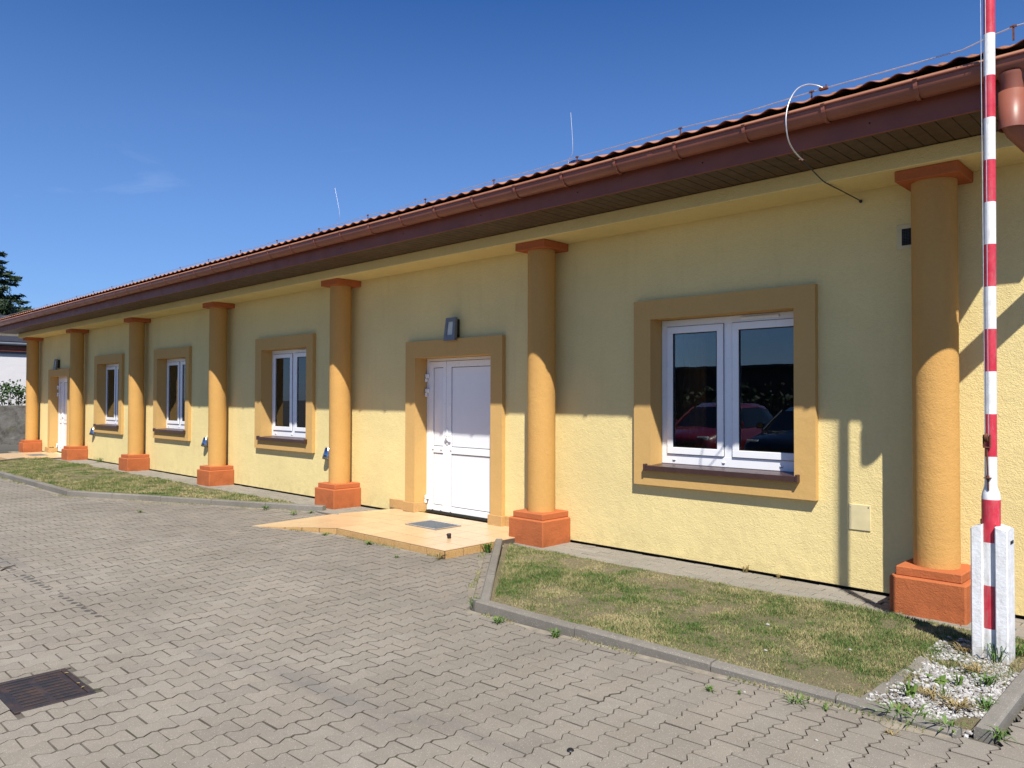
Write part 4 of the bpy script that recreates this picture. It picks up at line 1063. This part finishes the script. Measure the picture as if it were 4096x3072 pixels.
def W(px, py, z):                                      # photo pixel onto a level plane
    d = fw*3066.5+r2*(px-2048)-u2*(py-1536); s = (z-CAM[2])/d.z; p = Vector(CAM)+d*s; return p.x, p.y
for (px, py, z, n, h, s, wd, mat, lab) in [
  (1478, 2184, .0, 26, .05, .10, .010, M_WEED, 'green weed tuft in the pavers below the middle of the doorstep riser'),
  (1750, 2228, .0, 34, .07, .09, .008, M_DRYW, 'yellowish weed at the front corner of the doorstep'),
  (1960, 2196, .0, 46, .13, .08, .012, M_WEED, 'dense green weed between the doorstep and the kerb end'),
  (1585, 2230, .0, 12, .03, .05, .008, M_WEED, 'small weed in front of the doorstep riser'),
  (1300, 2140, .0, 22, .03, .12, .008, M_WEED, 'low weeds where the ramp meets the doorstep riser'),
  (1900, 2440, .005, 44, .12, .09, .007, M_WEED, 'weed growing up the outer corner of the kerb'),
  (1995, 2492, .01, 26, .055, .08, .008, M_WEED, 'green tuft just right of the kerb corner'),
  (2222, 2548, .02, 22, .06, .07, .011, M_WEED, 'bright star shaped weed against the kerb by its first joint'),
  (2840, 2762, .055, 20, .025, .05, .007, M_WEED, 'small flat weed in the paver joint below the second kerb joint'),
  (2955, 2780, .055, 7, .04, .03, .006, M_WEED, 'single blade weed beside a white pebble on the pavers'),
  (3182, 2816, .06, 20, .06, .10, .007, M_WEED, 'spiky grass tuft on the pavers below the kerb'),
  (3300, 2842, .062, 10, .04, .05, .007, M_WEED, 'small grass tuft right of the spiky tuft'),
  (3585, 2875, .066, 40, .075, .12, .007, M_WEED, 'grass clump under the kerb left of the gravel corner'),
  (3660, 2895, .066, 12, .10, .13, .010, M_WEED, 'long bladed grass under the kerb near its right end'),
  (3790, 2930, .067, 16, .09, .13, .011, M_WEED, 'bent grass blades at the right end of the kerb'),
  (3990, 2955, .067, 26, .06, .10, .008, M_WEED, 'grass clump at the foot of the low path kerb'),
  (3565, 2938, .067, 16, .02, .05, .005, M_DRYW, 'tiny dry tuft on the pavers below the gravel'),
  (2985, 2290, .03, 30, .08, .06, .005, M_DRYW, 'dry weed at the foot of the wall below the large window'),
  (3115, 2312, .03, 16, .05, .05, .005, M_DRYW, 'brown dry weed at the wall right of the window centre'),
  (1175, 2055, .02, 22, .04, .14, .010, M_WEED, 'low green weeds at the foot of the wall left of the fifth column'),
  (1290, 2035, .0, 16, .05, .07, .007, M_WEED, 'weed at the left foot of the fifth column plinth'),
  (1065, 2035, .02, 24, .06, .12, .009, M_WEED, 'weed along the kerb left of the fifth column'),
  (1245, 2052, .0, 18, .04, .10, .008, M_WEED, 'small weed at the end of the far lawn kerb'),
  (395, 1848, .03, 30, .12, .25, .010, M_WEED, 'scraggy weeds on the path between the second and third column'),
  (500, 1860, .03, 24, .08, .2, .010, M_WEED, 'low weeds on the path left of the third column'),
  (560, 2050, .0, 18, .05, .08, .010, M_WEED, 'small green weed alone on the far pavers'),
]:
    x, y = {1750: (-5.885, -1.555), 1960: (-5.78, -.98), 1478: (-7.05, -1.60)}.get(px) or W(px, py, z); tuft(x, y, z, n, h, s, wd, mat, lab)
# broad-leaved weeds in the gravel
for (px, py, n, h, s, wd, mat, lab) in [
  (3745, 2722, 9, .025, .10, .045, M_WEED, 'broad leaved flat weed in the white gravel'), (3832, 2745, 9, .09, .05, .012, M_WEED, 'upright weed in the middle of the gravel'),
  (3635, 2790, 18, .09, .08, .014, M_WEED, 'leafy weed at the left edge of the gravel'), (3770, 2800, 10, .10, .05, .006, M_WEED, 'thin grass stalks in front of the gravel'),
  (3955, 2745, 30, .08, .09, .008, M_WEED, 'yellow green weed in the gravel by the low kerb'), (3830, 2835, 44, .06, .12, .008, M_DRYW, 'dry weed clump at the front of the gravel'),
  (3900, 2690, 60, .06, .12, .006, M_DRYW, 'straw coloured weeds in front of the barrier posts'), (3990, 2648, 40, .14, .12, .006, M_WEED, 'long grass leaning on the right barrier post'),
  (3860, 2610, 46, .06, .12, .006, M_DRYW, 'straw coloured weeds at the left barrier post'), (4075, 2620, 40, .10, .12, .008, M_WEED, 'grass between the right barrier post and the low kerb'),
  (3730, 2790, 40, .05, .10, .006, M_DRYW, 'dry weeds in the middle of the gravel front'), (3950, 2840, 34, .06, .10, .007, M_WEED, 'green weeds along the inner side of the low kerb')]:
    x, y = W(px, py, .07); tuft(x, y, .066, n, h, s, wd, mat, lab, grp='weeds in the gravel')
def pebble(px, py, z, r, lab):
    x, y = W(px, py, z); q = ICO*(1+rng.normal(0,.12,(12,1)))*np.array([r*1.3, r*.8, r*.55])
    tag(link('pebble', np_mesh('pebble', q, ICF, M_GRAVEL, True), None, (x, y, z+r*.3)), lab, 'pebble', 'stray white pebbles')
for (px, py, z, r, lab) in [(3070,2500,.075,.014,'white pebble lying in the grass below the cover plate'), (3062,2603,.075,.012,'white pebble in the grass near the kerb'), (2978,2770,.056,.010,'white pebble on the pavers below the kerb'),
    (1860,2218,.004,.012,'white pebble on the pavers before the doorstep'), (3400,2600,.08,.010,'small pale pebble in the lawn left of the gravel'), (2590,2170,.035,.008,'white chip on the brick path by the wall'),
    (2380,2275,.08,.009,'white chip in the bare lawn patch'), (3265,2962,.066,.008,'white chip on the pavers at the lower right'), (3600,2455,.035,.009,'white chip at the foot of the right plinth'), (3810,2482,.035,.009,'white chip by the right plinth corner')]: pebble(px, py, z, r, lab)
tw = MB(); tw.tube([(-8.39,-4.76,.006),(-8.47,-4.70,.010),(-8.58,-4.60,.006)], [.006,.005,.003], 6).tube([(-8.47,-4.70,.010),(-8.50,-4.74,.012),(-8.60,-4.77,.006)], [.004,.003,.002], 6)
tag(obj('twig', tw, M_BARK), 'dry forked twig on the pavers at the left edge', 'twig')

# ================================================================== CURTAINS
def curtain(x0, x1, mat, label):
    m = MB(); n = int((x1-x0)/.012); vs = []
    for i in range(n+1):
        x = x0+(x1-x0)*i/n; y = .47+.035*math.sin(i*.95)+.012*math.sin(i*2.3)
        vs += [(x, y, .5), (x, y+.006, 2.6)]
    m.add(vs, [(2*i, 2*i+2, 2*i+3, 2*i+1) for i in range(n)], True)
    tag(obj('curtain', m, mat), label, 'curtain', 'curtains behind the windows')
curtain(-4.45, -4.05, M_CURT2, 'orange curtain behind the left pane of the large near window')
for (wi, nm) in ((0, 'far left window'), (1, 'second window from the left'), (2, 'window left of the near door')):
    e, f = WIN[wi][4:6]; curtain(e-.15, e+.55, M_CURT, 'beige curtain gathered at the left inside the '+nm); curtain(f-.42, f+.15, M_CURT, 'beige curtain at the right inside the '+nm)

# ================================================================== BACKGROUND LEFT
wh = thing('white_house', (-36, 4, 0), 'white rendered house with dark eaves beyond the garden wall at the left edge', 'house')
obj('wall', MB().box(-41, -33.0, -3.5, 10, -.1, 3.22), M_HOUSE, wh)
obj('soffit', MB().box(-41.4, -32.93, -3.9, 10.4, 3.225, 3.30), M_HGREY, wh)
obj('fascia', MB().box(-41.45, -32.88, -3.95, 10.45, 3.305, 3.50), M_FASCIA, wh)
obj('gutter', MB().tube([(-32.80,-3.95,3.58),(-32.80,10.45,3.58)], .06, 12), M_HGREY, wh)
rf = MB(); rf.add([(-32.76,-4.0,3.66),(-32.76,10.5,3.66),(-37,10.5,5.0),(-37,-4.0,5.0),(-41.6,10.5,3.66),(-41.6,-4,3.66)], [(0,1,2,3),(3,2,4,5),(0,3,5),(1,4,2)]); obj('roof', rf, M_HROOF, wh)
gw = MB(); nxw, nzw = 60, 12
gw.bbox(-30.75, -30.45, -4.5, 11, -.2, 1.335, .02)
tag(obj('garden_wall', gw, M_OLDWALL), 'weathered grey concrete garden wall behind the far left column', 'wall')
def leafcloud(n, fpos, size, seed):
    r_ = np.random.default_rng(seed); V = np.empty((n,4,3)); 
    P = np.array([fpos(r_) for _ in range(n)]); d1 = r_.normal(0,1,(n,3)); d1 /= np.linalg.norm(d1,axis=1)[:,None]
    d2 = np.cross(d1, r_.normal(0,1,(n,3))); d2 /= np.linalg.norm(d2,axis=1)[:,None]; s = size*(.6+.8*r_.random((n,1)))
    V[:,0] = P-d1*s; V[:,1] = P+d2*s*.55; V[:,2] = P+d1*s; V[:,3] = P-d2*s*.55
    return V.reshape(-1,3), np.arange(4*n).reshape(n,4)
bs = thing('bush', (-31.6, .85, 0), 'leafy green bush showing above the grey garden wall', 'bush')
cl = [(-31.6+random.gauss(0,.25), .15+random.random()*1.45, 1.15+random.random()*.75) for _ in range(16)]+[(-31.6, .45, 1.95), (-31.6, .55, 2.05), (-31.5, .2, 1.85), (-31.6, 1.3, 1.75)]
def bp(r_):
    c = cl[r_.integers(len(cl))]; return np.array(c)+r_.normal(0,.12,3)
V, F = leafcloud(900, bp, .055, 5); link('crown', np_mesh('crown', V, F, M_LEAF), bs)
st_ = MB()
for c in cl: st_.tube([(-31.6,.8,-.05),((-31.6+c[0])/2,(.8+c[1])/2,.7),c], [.03,.018,.006], 6)
obj('stem', st_, M_BARK, bs)
def spruce(x, y, H, rad, label, seed):
    t = thing('spruce_tree', (x, y, 0), label, 'tree'); r_ = np.random.default_rng(seed)
    obj('trunk', MB().tube([(x,y,-.1),(x,y,H*.5),(x,y,H)], [H*.022,H*.014,.02], 10), M_BARK, t)
    Vs, Fs = [], []; base = 0; bm2 = MB()
    z = H*.08
    while z < H*.99:
        f_ = 1-z/H; nb = 8 if f_ > .2 else 5
        for k in range(nb):
            a = r_.random()*6.283; Ln = rad*(f_**.8)*r_.uniform(.62, 1.12)+.15; droop = r_.uniform(-.28, .05)
            dx, dy = math.cos(a), math.sin(a)
            tip = np.array([x+dx*Ln, y+dy*Ln, z+droop*Ln+.10*Ln]); root = np.array([x, y, z])
            bm2.tube([tuple(root), tuple((root+tip)/2+np.array([0,0,-.06*Ln])), tuple(tip)], [.035*f_+.01, .02*f_+.006, .004], 4, False)
            m_ = int(14+58*Ln)
            u = r_.random(m_)**.75; P = root+(tip-root)*u[:,None]; P[:,2] += -.24*Ln*u*(1-u)
            wd_ = .30*Ln*(1-u)*.55+.10
            off = r_.normal(0,1,(m_,3))*np.stack([wd_*.8,wd_*.8,wd_*.22],1); off[:,2] -= np.abs(off[:,2])*.7
            P = P+off; d1 = np.stack([dx+r_.normal(0,.7,m_), dy+r_.normal(0,.7,m_), r_.normal(-.35,.4,m_)],1); d1 /= np.linalg.norm(d1,axis=1)[:,None]
            d2 = np.cross(d1, r_.normal(0,1,(m_,3))); d2 /= np.linalg.norm(d2,axis=1)[:,None]; s = .16*(.6+.8*r_.random((m_,1)))
            V = np.stack([P-d1*s, P+d2*s*.28, P+d1*s, P-d2*s*.28], 1)
            Vs.append(V.reshape(-1,3)); Fs.append(np.arange(4*m_).reshape(m_,4)+base); base += 4*m_
        z += H*.040*r_.uniform(.7,1.2)
    link('crown', np_mesh('crown', np.concatenate(Vs), np.concatenate(Fs), M_NEEDLE), t); obj('limbs', bm2, M_BARK, t)
spruce(-45.0, 3.0, 9.0, 4.1, 'dark spruce tree behind the roof at the left edge', 3)

# ================================================================== BEHIND THE CAMERA (seen mirrored in the window)
def car(x, yfront, bodycol, label, cat='car', tall=1.46, seed=1):
    t = thing('parked_car', (x, yfront-2.0, 0), label, cat)
    mp_ = NT('car_paint'); mp_.b.inputs['Coat Weight'].default_value = 1; mp_.b.inputs['Coat Roughness'].default_value = .03
    paint = mp_.fin(mp_.mix(mp_.noise(3, 2), bodycol, tuple(c*.93 for c in bodycol)), .35)
    glass = simple('car_glass', (.01,.012,.014), .05); tyre = simple('tyre', (.012,.012,.012), .8); rim = simple('rim', (.35,.36,.37), .3, .8); lampm = simple('car_lamp', (.6,.62,.64), .1)
    L_ = 4.0
    # stations from front (0) to rear: s, zlow, zshoulder, halfwidth
    S = [(0,.28,.60,.66),(.05,.22,.68,.74),(.25,.20,.76,.80),(.9,.20,.90,.83),(1.25,.20,.94,.84),(2.2,.20,.95,.845),(3.2,.20,.97,.84),(3.75,.22,.98,.80),(3.95,.28,.92,.74),(4.0,.35,.80,.68)]
    vs = []; fs = []; k = 9
    for (s, zl, zs, hw) in S:
        y = yfront-s
        for (u, v) in ((-1,0),(-1.02,.4),(-.97,.85),(-.80,1.0),(0,1.03),(.80,1.0),(.97,.85),(1.02,.4),(1,0)): vs.append((x+hw*u, y, zl+(zs-zl)*v))
    for i in range(len(S)-1):
        for j in range(k-1): b = i*k+j; fs.append((b, b+1, b+k+1, b+k))
    fs += [tuple(range(k))[::-1], tuple(range((len(S)-1)*k, len(S)*k))]
    obj('body', MB().add(vs, fs, True), paint, t)
    C = [(.95,.90,.70),(1.65,tall-.10,.585),(2.0,tall,.575),(2.9,tall+.01,.57),(3.45,tall-.08,.56),(3.85,.98,.66)]
    vs = []; fs = []
    for (s, z, hw) in C:
        y = yfront-s; zb = .90
        vs += [(x-.76, y if s > 1 else y, zb), (x-hw-.05, y, z-.10 if z > 1.1 else zb), (x-hw+.06, y, z), (x+hw-.06, y, z), (x+hw+.05, y, z-.10 if z > 1.1 else zb), (x+.76, y, zb)]
    for i in range(len(C)-1):
        for j in range(5): b = i*6+j; fs.append((b, b+1, b+7, b+6))
    gfs = [f for n_, f in enumerate(fs) if (n_//5 == 0) or (n_//5 == 4) or (n_ % 5 in (0, 4))]; rfs = [f for f in fs if f not in gfs]
    obj('windows', MB().add(vs, gfs, True), glass, t); obj('roof', MB().add([(a,b,c+.004) for a,b,c in vs], rfs, True), paint, t)
    for sx_ in (-1, 1):
        for s in (.72, 3.25):
            wl = obj('wheel', MB().tube([(x+sx_*.68, yfront-s, .31), (x+sx_*.85, yfront-s, .31)], .31, 22), tyre, t)
            obj('rim', MB().tube([(x+sx_*.845, yfront-s, .31), (x+sx_*.862, yfront-s, .31)], .20, 18), rim, t)
        obj('headlight', MB().bbox(x+sx_*.56-.13, x+sx_*.56+.13, yfront-.22, yfront+.005-.06, .60, .73, .02), lampm, t)
        obj('mirror', MB().bbox(x+sx_*.93-.09, x+sx_*.93+.09, yfront-1.32, yfront-1.20, .93, 1.06, .02), paint, t)
        obj('pillar', MB().tube([(x+sx_*.74, yfront-.95, .90), (x+sx_*.60, yfront-1.66, tall-.09)], .03, 6), paint, t)
    obj('grille', MB().bbox(x-.40, x+.40, yfront-.03, yfront+.012, .44, .58, .01), simple('grille_black', (.01,.01,.01), .5), t)
    obj('number_plate', MB().bbox(x-.26, x+.26, yfront+.012, yfront+.022, .34, .45, .003), simple('plate_white', (.75,.75,.75), .4), t)
car(-9.95, -9.2, (.17, .005, .008), 'red hatchback mirrored in the left pane of the large window', tall=1.50)
car(-7.35, -8.8, (.012, .015, .022), 'black car mirrored in the right pane of the large window', tall=1.44)
fn = thing('picket_fence', (-14, -19.7, 0), 'dark wooden picket fence mirrored in the large window', 'fence')
M_FENCE = simple('dark_fence_wood', (.05,.038,.028), .8)
pk = MB(); pk.bbox(-.04, .04, -.012, .012, .05, 1.55, .01); pkm = pk.mesh('picket'); pkm.materials.append(M_FENCE)
for k in range(110): link('picket', pkm, fn, (-22.5+.15*k, -19.7, float(rng.normal(0,.02))))
obj('rail', MB().box(-22.6, -6, -19.76, -19.715, .4, .48).box(-22.6, -6, -19.76, -19.715, 1.2, 1.28), M_FENCE, fn)
hd = thing('hedge', (-14, -20.8, 0), 'dark hedge behind the picket fence mirrored in the large window', 'hedge')
def hp(r_): return np.array([r_.uniform(-24,-5), -20.9+r_.normal(0,.35), min(2.2, abs(r_.normal(.9,.6)))])
V, F = leafcloud(9000, hp, .11, 8); link('foliage', np_mesh('foliage', V, F, M_HEDGE), hd)
sh_ = thing('storage_hall', (-18, -33, 0), 'long dark flat roofed hall mirrored in the large window', 'hall')
M_HALL = simple('hall_cladding', (.035,.035,.036), .8)
obj('wall', MB().box(-42, 2, -38, -30, -.1, 3.2), M_HALL, sh_); obj('roof', MB().box(-42.4, 2.4, -38.4, -29.6, 3.205, 3.38), M_HROOF, sh_)
for k in range(14): obj('cladding_rib', MB().box(-41+3*k-.04, -41+3*k+.04, -29.99, -29.93, 0, 3.19), M_HALL, sh_)
